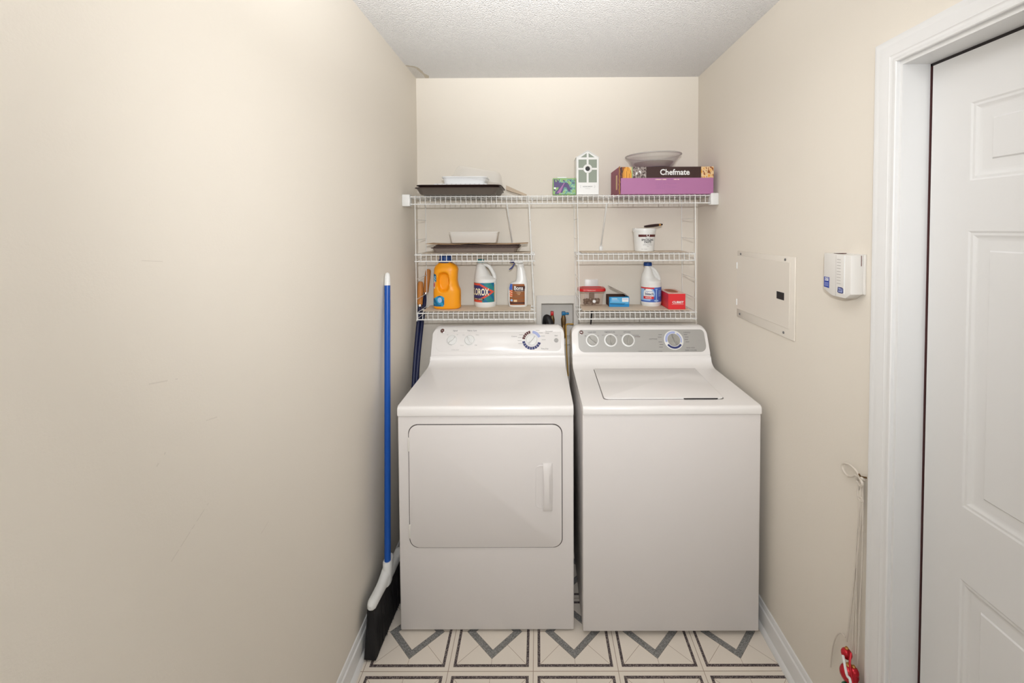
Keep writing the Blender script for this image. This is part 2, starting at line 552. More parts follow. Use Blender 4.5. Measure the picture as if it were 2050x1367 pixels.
for (y0, y1) in ((DY1-0.004, DY1+0.008), (DY0-0.008, DY0+0.004)):
    mb.box(XR-0.0008, XR+0.1305, y0, y1, 0, DZ+0.008, 'trim')
mb.box(XR-0.0008, XR+0.1305, DY0+0.004, DY1-0.004, DZ-0.006, DZ+0.008, 'trim')
mb.box(XR+0.0675, XR+0.0715, DY1-0.0082, DY1-0.004, 0, DZ-0.006, 'weatherstrip')
mb.box(XR+0.0720, XR+0.0760, DY1-0.0118, DY1-0.004, 0, DZ-0.006, 'gap')
mb.box(XR+0.0675, XR+0.0715, DY0+0.004, DY1-0.004, DZ-0.0125, DZ-0.006, 'gap')
mb.box(XR+0.112, XR+0.124, DY1-0.02, DY1-0.004, 0, DZ-0.006, 'weatherstrip')
struct(mb, 'trim_2')

# six-panel door
def door():
    x = XR+0.066
    y0, y1 = DY0+0.008, DY1-0.0125
    z0, z1 = 0.008, DZ-0.0135
    mb = MB()
    cols = [(y0+0.108, y0+0.335), (y1-0.335+0.013, y1-0.095)]
    rows = [(0.20, 0.790), (0.958, 1.585), (1.697, 1.870)]
    ys = sorted([y0, y1]+[c for p in cols for c in p])
    zs = sorted([z0, z1]+[c for p in rows for c in p])
    for i in range(len(ys)-1):
        for j in range(len(zs)-1):
            if (ys[i], ys[i+1]) in cols and (zs[j], zs[j+1]) in rows:
                a, b, c, d = ys[i], ys[i+1], zs[j], zs[j+1]
                steps = [(0, 0), (0.004, 0.0020), (0.009, 0.0022), (0.013, 0.0040), (0.018, 0.0062), (0.022, 0.0066), (0.042, 0.0058), (0.045, 0.0030)]
                rings = [[Vector((x+h, a+e, c+e)), Vector((x+h, b-e, c+e)), Vector((x+h, b-e, d-e)), Vector((x+h, a+e, d-e))] for e, h in steps]
                mb.loft(rings, 'door', cap0=False)
            else:
                mb.faces([(x, ys[i], zs[j]), (x, ys[i+1], zs[j]), (x, ys[i+1], zs[j+1]), (x, ys[i], zs[j+1])], [(0, 1, 2, 3)], 'door')
    # edges and back
    X2 = x+0.040
    mb.faces([(x, y0, z0), (x, y1, z0), (x, y1, z1), (x, y0, z1), (X2, y0, z0), (X2, y1, z0), (X2, y1, z1), (X2, y0, z1)],
             [(0, 1, 5, 4), (1, 2, 6, 5), (2, 3, 7, 6), (3, 0, 4, 7), (4, 5, 6, 7)], 'door')
    bmesh.ops.remove_doubles(mb.bm, verts=mb.bm.verts, dist=0.0002)
    o = mb.build('door_1', sharp=20)
    o['kind'] = 'structure'
    k = MB()
    k.lathe([(0.030, 0), (0.031, 0.004), (0.026, 0.008), (0.012, 0.012), (0.011, 0.030), (0.022, 0.038), (0.027, 0.050), (0.022, 0.062), (0.004, 0.066)],
            'brass', (x-0.0003, y0+0.062, 0.98), 24, Matrix.Rotation(-PI/2, 3, 'Y'))
    k.build('door_knob', o)
door()

# ------------------------------------------------------------------ things set in or on the walls
MAP[0] = True
YBR, XLR, XRR = YB, XL, XR
YB, XL, XR = YBR/0.9854, (XLR+0.0083)/0.981, (XRR+0.0083)/0.981
HX0, HX1, HZ0, HZ1 = 0.026, 0.218, 0.955, 1.168
def supply_box():
    cx = (HX0+HX1)/2
    t = thing('washer_supply_box', 'white recessed wall box with hose valves behind and between the two machines', 'supply box', (cx, YB, 0.955))
    mb = MB()
    o = (0.000, 0.245, 0.925, 1.212)
    i = (HX0+0.004, HX1-0.004, HZ0+0.004, HZ1-0.004)
    def ring(r, y): return [Vector((r[0], y, r[2])), Vector((r[1], y, r[2])), Vector((r[1], y, r[3])), Vector((r[0], y, r[3]))]
    g = lambda r, e: (r[0]+e, r[1]-e, r[2]+e, r[3]-e)
    mb.loft([ring(o, YB-0.0003), ring(o, YB-0.006), ring(g(o, 0.003), YB-0.009), ring(g(i, -0.002), YB-0.009), ring(i, YB-0.006), ring(i, YB+0.085)], 'offwhite', cap0=False)
    mb.build('box_frame', t)
    for (x, m, nm) in ((0.0915, 'red_plastic', 'hot'), (0.158, 'valve_blue', 'cold')):
        v = MB()
        v.tube([(x, YB+0.0845, 1.055), (x, YB+0.03, 1.055)], 0.013, 'brass', 12)
        v.lathe([(0.013, 0.0), (0.015, 0.03), (0.012, 0.045), (0.009, 0.058)], 'brass', (x, YB+0.026, 1.035), 12)
        v.tube([(x, YB+0.026, 1.036), (x, YB+0.012, 0.99), (x, YB+0.004, 0.964)], 0.012, 'brass', 12)
        b = v.build('valve', t)
        h = MB()
        if nm == 'hot':
            h.box(x-0.009, x+0.009, YB+0.010, YB+0.040, 1.092, 1.114, 'red_plastic', 0.003)
        else:
            h.box(x-0.011, x+0.011, YB+0.012, YB+0.040, 1.092, 1.112, 'valve_blue', 0.003)
            h.box(x+0.006, x+0.031, YB+0.016, YB+0.034, 1.096, 1.107, 'valve_blue', 0.003)
        c = h.build('valve_handle', b)
        c['label'] = 'red valve handle' if nm == 'hot' else 'blue valve handle'
supply_box()
mb = MB()
mb.tube(catmull([(0.062, YB+0.050, 0.990), (0.056, YB+0.030, 1.04), (0.060, YB+0.004, 1.080), (0.078, YB-0.016, 1.05), (0.086, YB-0.034, 0.97), (0.088, YB-0.036, 0.86), (0.10, YB-0.022, 0.70)], 8), 0.021, 'black', 14)
tag(mb.build('drain_hose', loc=(0.055, YB, 0.95)), 'thick black drain hose looping out of the white wall box', 'hose')
mb = MB()
mb.tube(catmull([(0.212, YB-0.004, 1.046), (0.195, YB+0.004, 1.044), (0.185, YB+0.012, 1.043), (0.172, YB+0.016, 1.035), (0.170, YB-0.014, 1.00), (0.172, YB-0.02, 0.90), (0.18, YB-0.02, 0.75)], 6), 0.0036, 'yellow_hose', 8)
tag(mb.build('yellow_line', loc=(0.18, YB, 0.75)), 'thin yellow line crossing the white wall box beside the blue valve', 'line')

t = thing('wall_outlet', 'white outlet plate on back wall behind the red lidded container', 'outlet', (0.316, YB, 1.20))
MB().box(0.278, 0.354, YB-0.006, YB-0.0003, 1.185, 1.303, 'white_plastic', 0.002).build('cover_plate', t)
mb = MB().box(0.302, 0.332, YB-0.012, YB-0.006, 1.192, 1.226, 'black', 0.004)
mb.tube(catmull([(0.317, YB-0.014, 1.20), (0.318, YB-0.03, 1.16), (0.312, YB-0.03, 1.08), (0.304, YB-0.035, 0.98), (0.30, YB-0.03, 0.80)], 6), 0.0045, 'black', 8)
tag(mb.build('power_cord', loc=(0.317, YB, 1.0)), 'black power cord running down the back wall behind the washer', 'cord')

MAP[0] = False
YB, XL, XR = YBR, XLR, XRR
# breaker panel cover on the right wall
def breaker():
    y0, y1, z0, z1 = 1.496, 1.930, 1.196, 1.490
    t = thing('breaker_panel', 'cream metal breaker panel cover set flat on the right wall', 'electrical panel', (XR, (y0+y1)/2, z0))
    mb = MB().box(XR-0.0055, XR-0.0003, y0, y1, z0, z1, 'panel_cover', 0.002)
    mb.build('cover', t)
    mb = MB().box(XR-0.0075, XR-0.0055, y0+0.028, y1-0.006, z0+0.036, z1-0.020, 'panel_cover', 0.0008, 1)
    mb.build('panel_door', t)
    mb = MB().box(XR-0.0083, XR-0.0076, 1.556, 1.604, 1.330, 1.357, 'black')
    mb.build('latch', t)['label'] = 'black square latch'
    for y, z in ((1.554, 1.478), (1.894, 1.478), (1.560, 1.212), (1.899, 1.212)):
        MB().lathe([(0.0048, 0), (0.0045, 0.002), (0.002, 0.003)], 'ink', (XR-0.0055, y, z), 12, Matrix.Rotation(-PI/2, 3, 'Y')).build('screw', t)
    for z in (1.425, 1.262):
        MB().tube([(XR-0.008, y1-0.006, z-0.014), (XR-0.008, y1-0.006, z+0.014)], 0.003, 'white_plastic', 8).build('hinge', t)
breaker()

def alarm():
    # white plastic alarm unit on the right wall: local a = towards the camera (-y), b = up, out of the wall = -x
    ya, z0, z1 = 1.2935, 1.395, 1.517
    L = 0.112
    t = thing('alarm_unit', 'white plastic alarm box with blue sticker mounted near the door casing', 'alarm box', (XR, ya-L/2, z0))
    fn = lambda a, b, h: (XR-h, ya-a, z0+b)
    H = z1-z0
    sil = [(0, 0.016), (0.030, 0.004), (0.040, 0), (0.092, 0), (L, 0.014), (L, H), (0, H)]
    mb = MB().prism(sil, fn, 0.006, 0.040, 'alarm', 0.0025, 2)
    mb.build('case', t)
    MB().prism([(-0.003, 0.014), (L+0.004, 0.014), (L+0.004, H+0.002), (-0.003, H+0.002)], fn, 0.0003, 0.0065, 'alarm', 0.001, 1).build('back_plate', t)
    mb = MB()
    for k in range(9):
        mb.prism([(0.057, 0.038+k*0.0085), (0.072, 0.038+k*0.0085), (0.072, 0.0405+k*0.0085), (0.057, 0.0405+k*0.0085)], fn, 0.0398, 0.0404, 'grille')
    mb.prism([(0.086, 0.012), (0.089, 0.012), (0.089, H-0.002), (0.086, H-0.002)], fn, 0.0398, 0.0415, 'white_plastic')
    mb.prism([(0.052, 0.002), (0.0535, 0.002), (0.0535, H-0.002), (0.052, H-0.002)], fn, 0.0398, 0.0402, 'grille')
    mb.build('speaker_grille', t)
    mb = MB().prism([(0.002, 0.022), (0.025, 0.020), (0.025, 0.052), (0.002, 0.052)], fn, 0.040, 0.0404, 'adt_blue')
    mb.prism([(0.006, 0.041), (0.022, 0.041), (0.022, 0.050), (0.006, 0.050)], fn, 0.0404, 0.0406, 'white_print')
    tx = lambda ca, cb: (lambda u, v: fn(ca+u, cb+v, 0.0410))
    mb.text('ADT', 0.008, tx(0.014, 0.0455), 'adt_blue', 0.02)
    for k in range(3):
        mb.prism([(0.005, 0.026+k*0.004), (0.022, 0.026+k*0.004), (0.022, 0.0275+k*0.004), (0.005, 0.0275+k*0.004)], fn, 0.0404, 0.0406, 'lavender')
    mb.build('sticker', t)['label'] = 'blue and white sticker'
    mb = MB().prism([(0.060, 0.014), (0.066, 0.012), (0.080, 0.012), (0.086, 0.016), (0.084, 0.026), (0.078, 0.029), (0.062, 0.029)], fn, 0.0399, 0.0402, 'navy')
    mb.prism([(0.0635, 0.0155), (0.080, 0.0145), (0.0825, 0.0245), (0.0655, 0.0270)], fn, 0.0402, 0.0405, 'lavender')
    mb.text('ADT', 0.0085, tx(0.0735, 0.0205), 'navy', 0.03)
    mb.build('logo', t)
    MB().prism([(0.022, H+0.0), (0.050, H+0.0012), (0.050, H+0.0028), (0.022, H+0.0010)], fn, 0.008, 0.026, 'maroon').build('tab', t)
    mb = MB().prism([(L-0.0005, H-0.030), (L+0.0006, H-0.030), (L+0.0006, H-0.001), (L-0.0005, H-0.001)], fn, 0.011, 0.0125, 'maroon')
    mb.build('indicator_strip', t)
alarm()

def cord_and_bells():
    xw = XR-0.0005
    t = thing('cotton_rope', 'knotted white cotton rope hung beside the door casing', 'rope', (xw, 1.171, 0.90))
    MB().tube([(xw, 1.165, 0.908), (xw-0.016, 1.165, 0.911), (xw-0.020, 1.165, 0.918)], 0.0025, 'brass', 8).build('hook', t)
    c = MB()
    K = Vector((xw-0.012, 1.207, 0.888))
    R = 0.0030
    def P(px, z, h=0.010):
        z = CAM_H-(1.6-z)*0.975
        return (xw-h, (xw-h)/((px-1073.56)/863.46+0.0045*(CAM_H-z)/1.17+0.0045), z)
    # loop to the left, knot, and hanging strands
    c.tube(catmull([P(1722, .883), P(1712, .900), P(1698, .903), P(1686, .893), P(1684, .878), P(1693, .866), P(1703, .874), P(1712, .886), P(1724, .880)], 6), R, 'cord_white', 7)
    c.tube(catmull([P(1718, .893, .014), P(1725, .885, .018), P(1722, .870, .014), P(1714, .872, .008), P(1716, .888, .012), P(1724, .896, .016), P(1728, .890, .010)], 6), R*1.15, 'cord_white', 7)
    c.tube(catmull([P(1719, .872), P(1716, .845), P(1719, .826), P(1726, .827), P(1725, .836), P(1718, .832)], 6), R*1.1, 'cord_white', 7)
    c.build('knot', t)
    for (pts) in ([(1722, .875), (1720, .80), (1716, .68), (1707, .52), (1697, .372)], [(1723, .875), (1723, .78), (1716, .64), (1712, .50), (1708, .372)],
                  [(1719, .85), (1718, .74), (1715, .62), (1716, .48), (1716, .372)], [(1726, .875), (1727, .70), (1724, .55), (1721, .40), (1720, .32)]):
        MB().tube(catmull([P(*q) for q in pts], 5), 0.0022, 'cord_white', 7).build('strand', t)
    MB().tube(catmull([P(1694, .375, .008), P(1686, .372, .008), P(1676, .345, .008), P(1668, .29, .008), P(1664, .22, .008)], 5), 0.0018, 'cord_white', 7).build('strand', t)
    b = thing('ornament', 'red and green metal ornament hanging low on the white rope', 'ornament', (xw-0.03, 1.18, 0.25))
    for k, (px, z, h, r) in enumerate(((1697, .352, .022, .014), (1703, .322, .034, .023), (1712, .336, .028, .013), (1695, .300, .030, .013), (1714, .296, .034, .018))):
        q = P(px, z, h)
        o = MB().ball(q, r, 'bell_red', 18).build('bell', b)
        o['label'] = 'red ball bell'
        MB().lathe([(r*0.32, 0), (r*0.36, 0.003), (r*0.22, 0.006)], 'gold', (q[0], q[1], q[2]+r*0.94), 12).build('cap', o)
    q = P(1704, .240, .030)
    o = MB().lathe([(0.030, 0), (0.028, 0.008), (0.023, 0.022), (0.019, 0.036), (0.012, 0.044), (0.003, 0.046)], 'bell_green', q, 24).build('bell', b)
    o['label'] = 'green flared bell'
    MB().lathe([(0.031, 0), (0.0325, 0.002), (0.031, 0.005)], 'gold', (q[0], q[1], q[2]-0.0025), 24).build('rim', o)
    s_ = MB()
    s_.tube(catmull([P(1690, .352, .036), P(1698, .336, .052), P(1704, .345, .058), P(1707, .330, .058)], 5), 0.0035, 'white_print', 8)
    s_.tube(catmull([P(1706, .375, .024), P(1704, .352, .036), P(1712, .318, .046)], 5), 0.0030, 'bell_red', 8)
    s_.build('ribbon', b)
cord_and_bells()

# ------------------------------------------------------------------ clothes dryer
def console_frame(yb, zb, yt, zt):
    u = Vector((0, yt-yb, zt-zb)); L = u.length; u.normalize()
    n = Vector((0, -u.z, u.y))
    f = lambda x, t, h=0.0: Vector((x, yb, zb))+u*t+n*h+Vector((0, 0, 0))+Vector((0, 0, 0))
    return f, L, Matrix((Vector((1, 0, 0)), u, n)).transposed()

def knob(parent, F, R3, x, t, r, m, rim, angle, deep=0.02, name='knob'):
    c = F(x, t, 0.0012)
    mb = MB()
    if rim: mb.lathe([(rim, 0), (rim, 0.0022), (rim-0.003, 0.0032)], 'white_plastic', c, 36, R3)
    mb.lathe([(r, 0.001), (r, 0.006), (r*0.93, 0.0085), (r*0.90, 0.0085)], m, c, 36, R3)
    o = mb.build(name, parent, local=True)
    g = MB()
    A = Matrix.Rotation(math.radians(angle), 3, 'Z')
    w_ = r*0.15
    sec = []
    for k in range(13):
        s_ = -1+2*k/12
        hh = 0.0085+deep*0.6*max(0.0, 1-s_*s_)**0.5+0.0005
        ww = w_*(0.55+0.45*(1-abs(s_)**3))
        sec.append([c+R3 @ (A @ Vector(q)) for q in ((-ww, s_*r*0.9, 0.008), (-ww*0.8, s_*r*0.9, hh), (ww*0.8, s_*r*0.9, hh), (ww, s_*r*0.9, 0.008))])
    g.loft(sec, m)
    g.build('pointer', o, local=True)
    return o

def emblem(parent, F, R3, x, t):
    mb = MB().lathe([(0.0115, 0), (0.0115, 0.002), (0.0095, 0.003)], 'chrome', F(x, t, 0.0008), 24, R3)
    mb.lathe([(0.0093, 0.0029), (0.0093, 0.0032)], 'maroon', F(x, t, 0.0008), 24, R3)
    c = F(x, t, 0.0044)
    mb.text('GE', 0.009, lambda u, v: c+R3 @ Vector((u, v, 0)), 'chrome', 0.01)
    mb.build('emblem', parent, local=True)

def sweep_top(w_, depth, zl, zt, flat_end, zc, con_y):
    pr = [(-0.007, zl+0.002), (-0.008, zl+0.006), (-0.008, zt-0.012), (-0.006, zt-0.005), (-0.001, zt-0.001), (0.006, zt)]
    n = 10
    pr.append((flat_end, zt))
    for k in range(1, n+1):
        a = k/n
        # concave sweep up to the console
        pr.append((flat_end+(con_y-flat_end)*math.sin(a*PI/2), zt+(zc-zt)*(1-math.cos(a*PI/2))))
    pr += [(con_y+0.008, zc), (depth, zc), (depth, zl+0.002)]
    return MB().prism(pr, lambda a, b, t: (t, a, b), -w_/2, w_/2, 'enamel', 0.004, 2)

def console(w_, yb, zb, yt, zt, depth, zmid):
    pr = [(yb, zb), (yb+0.001, zb+0.016), (yt-0.010, zt-0.024), (yt-0.004, zt-0.010), (yt+0.008, zt-0.002), (yt+0.022, zt), (yt+0.05, zt-0.003), (depth, zmid), (depth, zb)]
    # rounded upper corners: slices across x, each scaled down about the foot of the sloping face near the ends
    rc = 0.034
    left = [(-w_/2+rc*(1-math.cos(k/10*PI/2)), rc*(1-math.sin(k/10*PI/2))) for k in range(11)]
    rings = []
    for x, d in left+[(-x, d) for x, d in left[::-1]]:
        q = 1-d/(zt-zb)
        rings.append([Vector((x, yb+(y-yb)*q if y < depth-0.001 else y, zb+(z-zb)*q)) for y, z in pr])
    return MB().loft(rings, 'enamel')

def feet(parent, w_, d, h, f0=0.0):
    for sx in (-1, 1):
        for y in (0.05, d-0.05):
            MB().lathe([(0.018, f0), (0.018, f0+(h-f0)*0.6), (0.010, f0+(h-f0)*0.6), (0.010, h+0.002)], 'black', (sx*(w_/2-0.05), y, 0), 16).build('foot', parent, local=True)

def ctext(mb, F, R3, body, size, x, t, m='ink', bold=0.0, al='CENTER'):
    c = F(x, t, 0.0021)
    mb.text(body, size, lambda u, v: c+R3 @ Vector((u, v, 0)), m, bold, align=al)

def dryer():
    W, D = 0.6855, 0.70
    t = thing('dryer', 'white front loading clothes dryer with square door, left of the washer', 'dryer', (-0.2057, 1.658, 0.006))
    b = 0.0037
    MB().box(-W/2, W/2, 0, D, b, 0.862, 'enamel_shaded', 0.005, 3).build('cabinet', t, local=True)
    sweep_top(W, D, 0.861, 0.899, 0.455, 0.942, 0.520).build('top', t, local=True)
    feet(t, W, D, b, -0.006)
    YB0, ZB0, YT0, ZT0 = 0.524, 0.942, 0.584, 1.079
    console(0.682, YB0, ZB0, YT0, ZT0, D, 1.05).build('console', t, local=True)
    F, L, R3 = console_frame(YB0+0.001, ZB0+0.016, YT0-0.010, ZT0-0.024)
    base = F(0, 0)
    tz = lambda z: (z-base.z)/R3[2][1]
    # raised control face
    mb = MB()
    mb.prism(rrect(-0.318, 0.325, tz(0.961), tz(1.050), [0.004, 0.004, 0.028, 0.028]), lambda a, c_, h: F(a, c_, h), -0.002, 0.0012, 'enamel', 0.001, 2)
    for s_, x_, z_, sx_, al in (('Signal', 0.0105, 1.0565, -0.225, 'CENTER'), ('Fabric Care', 0.0105, 1.0565, -0.137, 'CENTER'), ('Cottons', 0.0085, 1.029, 0.083, 'CENTER'),
                                ('Permanent', 0.0085, 1.052, 0.245, 'LEFT'), ('Press', 0.0085, 1.043, 0.245, 'LEFT'), ('Start', 0.0085, 1.032, 0.300, 'CENTER'),
                                ('Time Dry', 0.0095, 0.972, 0.240, 'CENTER'), ('On', 0.006, 1.038, -0.263, 'CENTER'), ('Off', 0.006, 1.038, -0.213, 'CENTER'),
                                ('Low', 0.007, 1.037, -0.180, 'CENTER'), ('Heavy', 0.007, 1.037, -0.108, 'CENTER'), ('Casual', 0.006, 0.989, -0.185, 'CENTER'), ('High', 0.007, 0.990, -0.113, 'CENTER'),
                                ('EXTRA LARGE', 0.006, 0.968, -0.218, 'CENTER')):
        ctext(mb, F, R3, s_, x_, sx_, tz(z_), 'ink' if x_ > 0.008 else 'ink_light', 0.0, al)
    for k in range(8):
        a = math.radians(200-k*16 if k < 4 else 60-(k-4)*20)
        x_ = 0.173+0.062*math.cos(a); z_ = 1.012+0.05*math.sin(a)
        mb.prism([(x_-0.010, tz(z_)), (x_+0.010, tz(z_)), (x_+0.010, tz(z_)+0.0022), (x_-0.010, tz(z_)+0.0022)], lambda p, q, h: F(p, q, h), 0.0012, 0.0018, 'ink_light')
    mb.build('control_panel', t, local=True)
    knob(t, F, R3, -0.2375, tz(1.0125), 0.0245, 'white_plastic', 0.027, -45)
    knob(t, F, R3, -0.1470, tz(1.0125), 0.0245, 'white_plastic', 0.027, 35)
    dx, dt = 0.173, tz(1.012)
    mb = MB()
    def arc(a0, a1, m, r0=0.035, r1=0.049):
        n_ = max(2, int(abs(a1-a0)/5))
        P = [(dx+r1*math.cos(math.radians(a0+(a1-a0)*k/n_)), dt+r1*math.sin(math.radians(a0+(a1-a0)*k/n_))) for k in range(n_+1)]
        P += [(dx+r0*math.cos(math.radians(a1-(a1-a0)*k/n_)), dt+r0*math.sin(math.radians(a1-(a1-a0)*k/n_))) for k in range(n_+1)]
        mb.prism(P, lambda p, q, h: F(p, q, h), 0.0012, 0.0019, m)
    for k in range(5): arc(100+k*15, 100+k*15+12.5, 'maroon')
    for k in range(9): arc(188+k*17.5, 188+k*17.5+15, 'navy')
    arc(20, 84, 'lavender')
    mb.build('dial_ring', t, local=True)
    knob(t, F, R3, dx, dt, 0.027, 'white_plastic', 0.031, -40, 0.026, 'dial')
    mb = MB().lathe([(0.0105, 0), (0.0105, 0.004), (0.0085, 0.0055)], 'ink_light', F(0.300, tz(1.010), 0.0012), 24, R3)
    mb.build('start_button', t, local=True)
    emblem(t, F, R3, -0.291, tz(1.056))
    # door: plate behind coloured dark as the shade in the gap, slab in front
    dx0, dx1, dz0, dz1 = -0.3020, 0.2990, 0.3370, 0.8285
    fn = lambda a, c_, h: (a, -h, c_)
    mb = MB().prism(rrect(dx0, dx1, dz0, dz1, 0.037, 8), fn, -0.004, 0.0008, 'gap_brown')
    mb.build('door_gap_shade', t, local=True)
    mb = MB()
    mb.prism(rrect(dx0+0.0034, dx1-0.0034, dz0+0.0040, dz1-0.0030, 0.035, 8), fn, 0.0009, 0.0045, 'enamel_shaded', 0.0015, 2)
    dr = mb.build('door', t, local=True)
    for z in (0.750, 0.405):
        MB().box(dx0-0.002, dx0+0.006, -0.0065, -0.0009, z-0.027, z+0.027, 'offwhite', 0.0015).build('hinge', dr, local=True)
    # pull: scooped pocket and a bowed grip
    hx, hz0, hz1 = 0.2225, 0.487, 0.675
    pk = MB()
    po = rrect(hx-0.028, hx+0.02, hz0+0.010, hz1-0.010, [0.004, 0.018, 0.018, 0.004], 6)
    cx_, cz_ = hx-0.004, (hz0+hz1)/2
    rings = []
    for s_, h in ((1.03, 0.0044), (1.0, 0.0056), (0.955, 0.0052), (0.90, 0.0047), (0.80, 0.0046)):
        rings.append([Vector((cx_+(a-cx_)*(1-(1-s_)*1.6), -h, cz_+(c_-cz_)*(1-(1-s_)*0.7))) for a, c_ in po])
    pk.loft(rings, 'enamel_shaded', cap0=False)
    pk.build('pocket', dr, local=True)
    gr = MB()
    secs = []
    for k in range(17):
        s_ = k/16
        z = hz0+(hz1-hz0)*s_
        bow = math.sin(PI*s_)
        x0 = hx-0.0005+0.0035*bow
        x1 = hx+0.037+0.0015*bow
        h = 0.009+0.016*bow**0.5
        secs.append([Vector(q) for q in ((x0, -0.0044, z), (x0, -h+0.002, z), (x0+0.004, -h, z), (x1-0.015, -h+0.001, z), (x1-0.003, -0.0095, z), (x1, -0.0044, z))])
    gr.loft(secs, 'enamel_shaded')
    gr.build('handle', dr, local=True)
dryer()

# ------------------------------------------------------------------ washer
def washer():
    W, D = 0.686, 0.66
    t = thing('washing_machine', 'white top loading washer with silver control panel, right of the dryer', 'washing machine', (0.5132, 1.6397, 0))
    b = 0.0198
    MB().box(-W/2, W/2, 0, D, b, 0.8795, 'enamel_shaded', 0.005, 3).build('cabinet', t, local=True)
    sweep_top(W, D, 0.8785, 0.911, 0.422, 0.960, 0.484).build('top', t, local=True)
    feet(t, W, D, b)
    YB0, ZB0, YT0, ZT0 = 0.488, 0.960, 0.548, 1.096
    console(0.684, YB0, ZB0, YT0, ZT0, D, 1.065).build('console', t, local=True)
    F, L, R3 = console_frame(YB0+0.001, ZB0+0.016, YT0-0.010, ZT0-0.024)
    base = F(0, 0)
    tz = lambda z: (z+0.0028-base.z)/R3[2][1]
    mb = MB()
    mb.prism(rrect(-0.310, 0.327, tz(0.974), tz(1.074), [0.018, 0.018, 0.032, 0.032]), lambda a, c_, h: F(a, c_, h), -0.002, 0.0014, 'silver', 0.0008, 1)
    for s_, sz, z_, x_, m in (('LOAD SIZE', 0.0085, 1.063, -0.240, 'ink'), ('TEMPERATURE', 0.0085, 1.063, -0.150, 'ink'), ('OPTIONS', 0.0085, 1.063, -0.062, 'ink'),
                          ('CASUALS', 0.0085, 1.060, 0.240, 'ink'), ('COTTONS', 0.0085, 1.031, 0.066, 'ink'), ('HAND WASH', 0.007, 0.992, 0.247, 'ink'), ('DARK COLORS', 0.0085, 0.981, 0.247, 'ink'),
                          ('EXTRA LARGE', 0.006, 1.024, 0.300, 'ink_light'), ('SUPER CAPACITY PLUS  HEAVY DUTY  3 CYCLES', 0.0055, 0.977, 0.045, 'ink'),
                          ('SML', 0.006, 1.046, -0.273, 'ink'), ('LRG', 0.006, 1.046, -0.210, 'ink'), ('MED', 0.005, 1.053, -0.240, 'ink'),
                          ('HOT', 0.006, 1.049, -0.184, 'ink'), ('WARM', 0.005, 1.054, -0.150, 'maroon'), ('COLD', 0.006, 1.049, -0.119, 'ink'),
                          ('OFF', 0.006, 1.047, -0.093, 'ink'), ('EXTRA RINSE', 0.006, 1.048, -0.022, 'ink'), ('SOFTENER', 0.006, 1.042, -0.012, 'maroon')):
        ctext(mb, F, R3, s_, sz, x_, tz(z_), m, 0.01)
    for k in range(6):
        for sd in (-1, 1):
            x_ = 0.1685+sd*(0.064+0.004*(k % 2)); z_ = 1.050-k*0.011
            if (sd > 0 and k > 3) or (sd < 0 and k == 2): continue
            mb.prism([(x_-0.009, tz(z_)), (x_+0.009, tz(z_)), (x_+0.009, tz(z_)+0.002), (x_-0.009, tz(z_)+0.002)], lambda p, q, h: F(p, q, h), 0.0012, 0.0020, 'ink')
    mb.build('control_panel', t, local=True)
    for x_, a in ((-0.2400, 48), (-0.1480, 0), (-0.0600, -12)):
        knob(t, F, R3, x_, tz(1.0265), 0.0255, 'gray_knob', 0.033, a, 0.02)
    dx, dt = 0.1685, tz(1.0265)
    mb = MB().lathe([(0.0485, 0), (0.0485, 0.003), (0.046, 0.004)], 'white_plastic', F(dx, dt, 0.001), 40, R3)
    def arc(a0, a1, m, r0, r1):
        n_ = max(2, int(abs(a1-a0)/5))
        P = [(dx+r1*math.cos(math.radians(a0+(a1-a0)*k/n_)), dt+r1*math.sin(math.radians(a0+(a1-a0)*k/n_))) for k in range(n_+1)]
        P += [(dx+r0*math.cos(math.radians(a1-(a1-a0)*k/n_)), dt+r0*math.sin(math.radians(a1-(a1-a0)*k/n_))) for k in range(n_+1)]
        mb.prism(P, lambda p, q, h: F(p, q, h), 0.004, 0.0054, m)
    arc(215, 325, 'navy', 0.034, 0.044); arc(75, 195, 'lavender', 0.033, 0.043); arc(-20, 60, 'lavender', 0.034, 0.040)
    mb.build('dial_ring', t, local=True)
    knob(t, F, R3, dx, dt, 0.031, 'gray_knob', None, 18, 0.026, 'dial')
    emblem(t, F, R3, -0.294, tz(1.062))
    # lid
    def lidshape(e):
        P = []
        for k in range(7):
            t_ = k/6*PI/2
            P.append((-0.250-e+0.016*(1-math.cos(t_)), 0.062-e+0.016*(1-math.sin(t_))))
        for k in range(7):
            t_ = k/6*PI/2
            P.append((0.228+e-0.018*(1-math.sin(t_)), 0.062-e+0.018*(1-math.cos(t_))))
        return P+[(0.243+e, 0.425), (-0.243-e, 0.425)]
    P0 = lidshape(0.0)
    fn = lambda a, c_, h: (a, c_, 0.911+h)
    MB().prism(lidshape(0.0026), fn, -0.002, 0.0007, 'seam').build('lid_gap_shade', t, local=True)  # grey plate round the lid, shade of the groove put into its colour
    li = MB().prism(P0, fn, 0.0008, 0.0062, 'enamel', 0.0022, 2).build('lid', t, local=True)
    MB().prism([(0.070, 0.0585), (0.197, 0.0585), (0.203, 0.0625), (0.066, 0.0625)], fn, 0.0004, 0.0048, 'gap').build('finger_slot', li, local=True)
washer()

MAP[0] = True
YB, XL, XR = YBR/0.9854, (XLR+0.0083)/0.981, (XRR+0.0083)/0.981
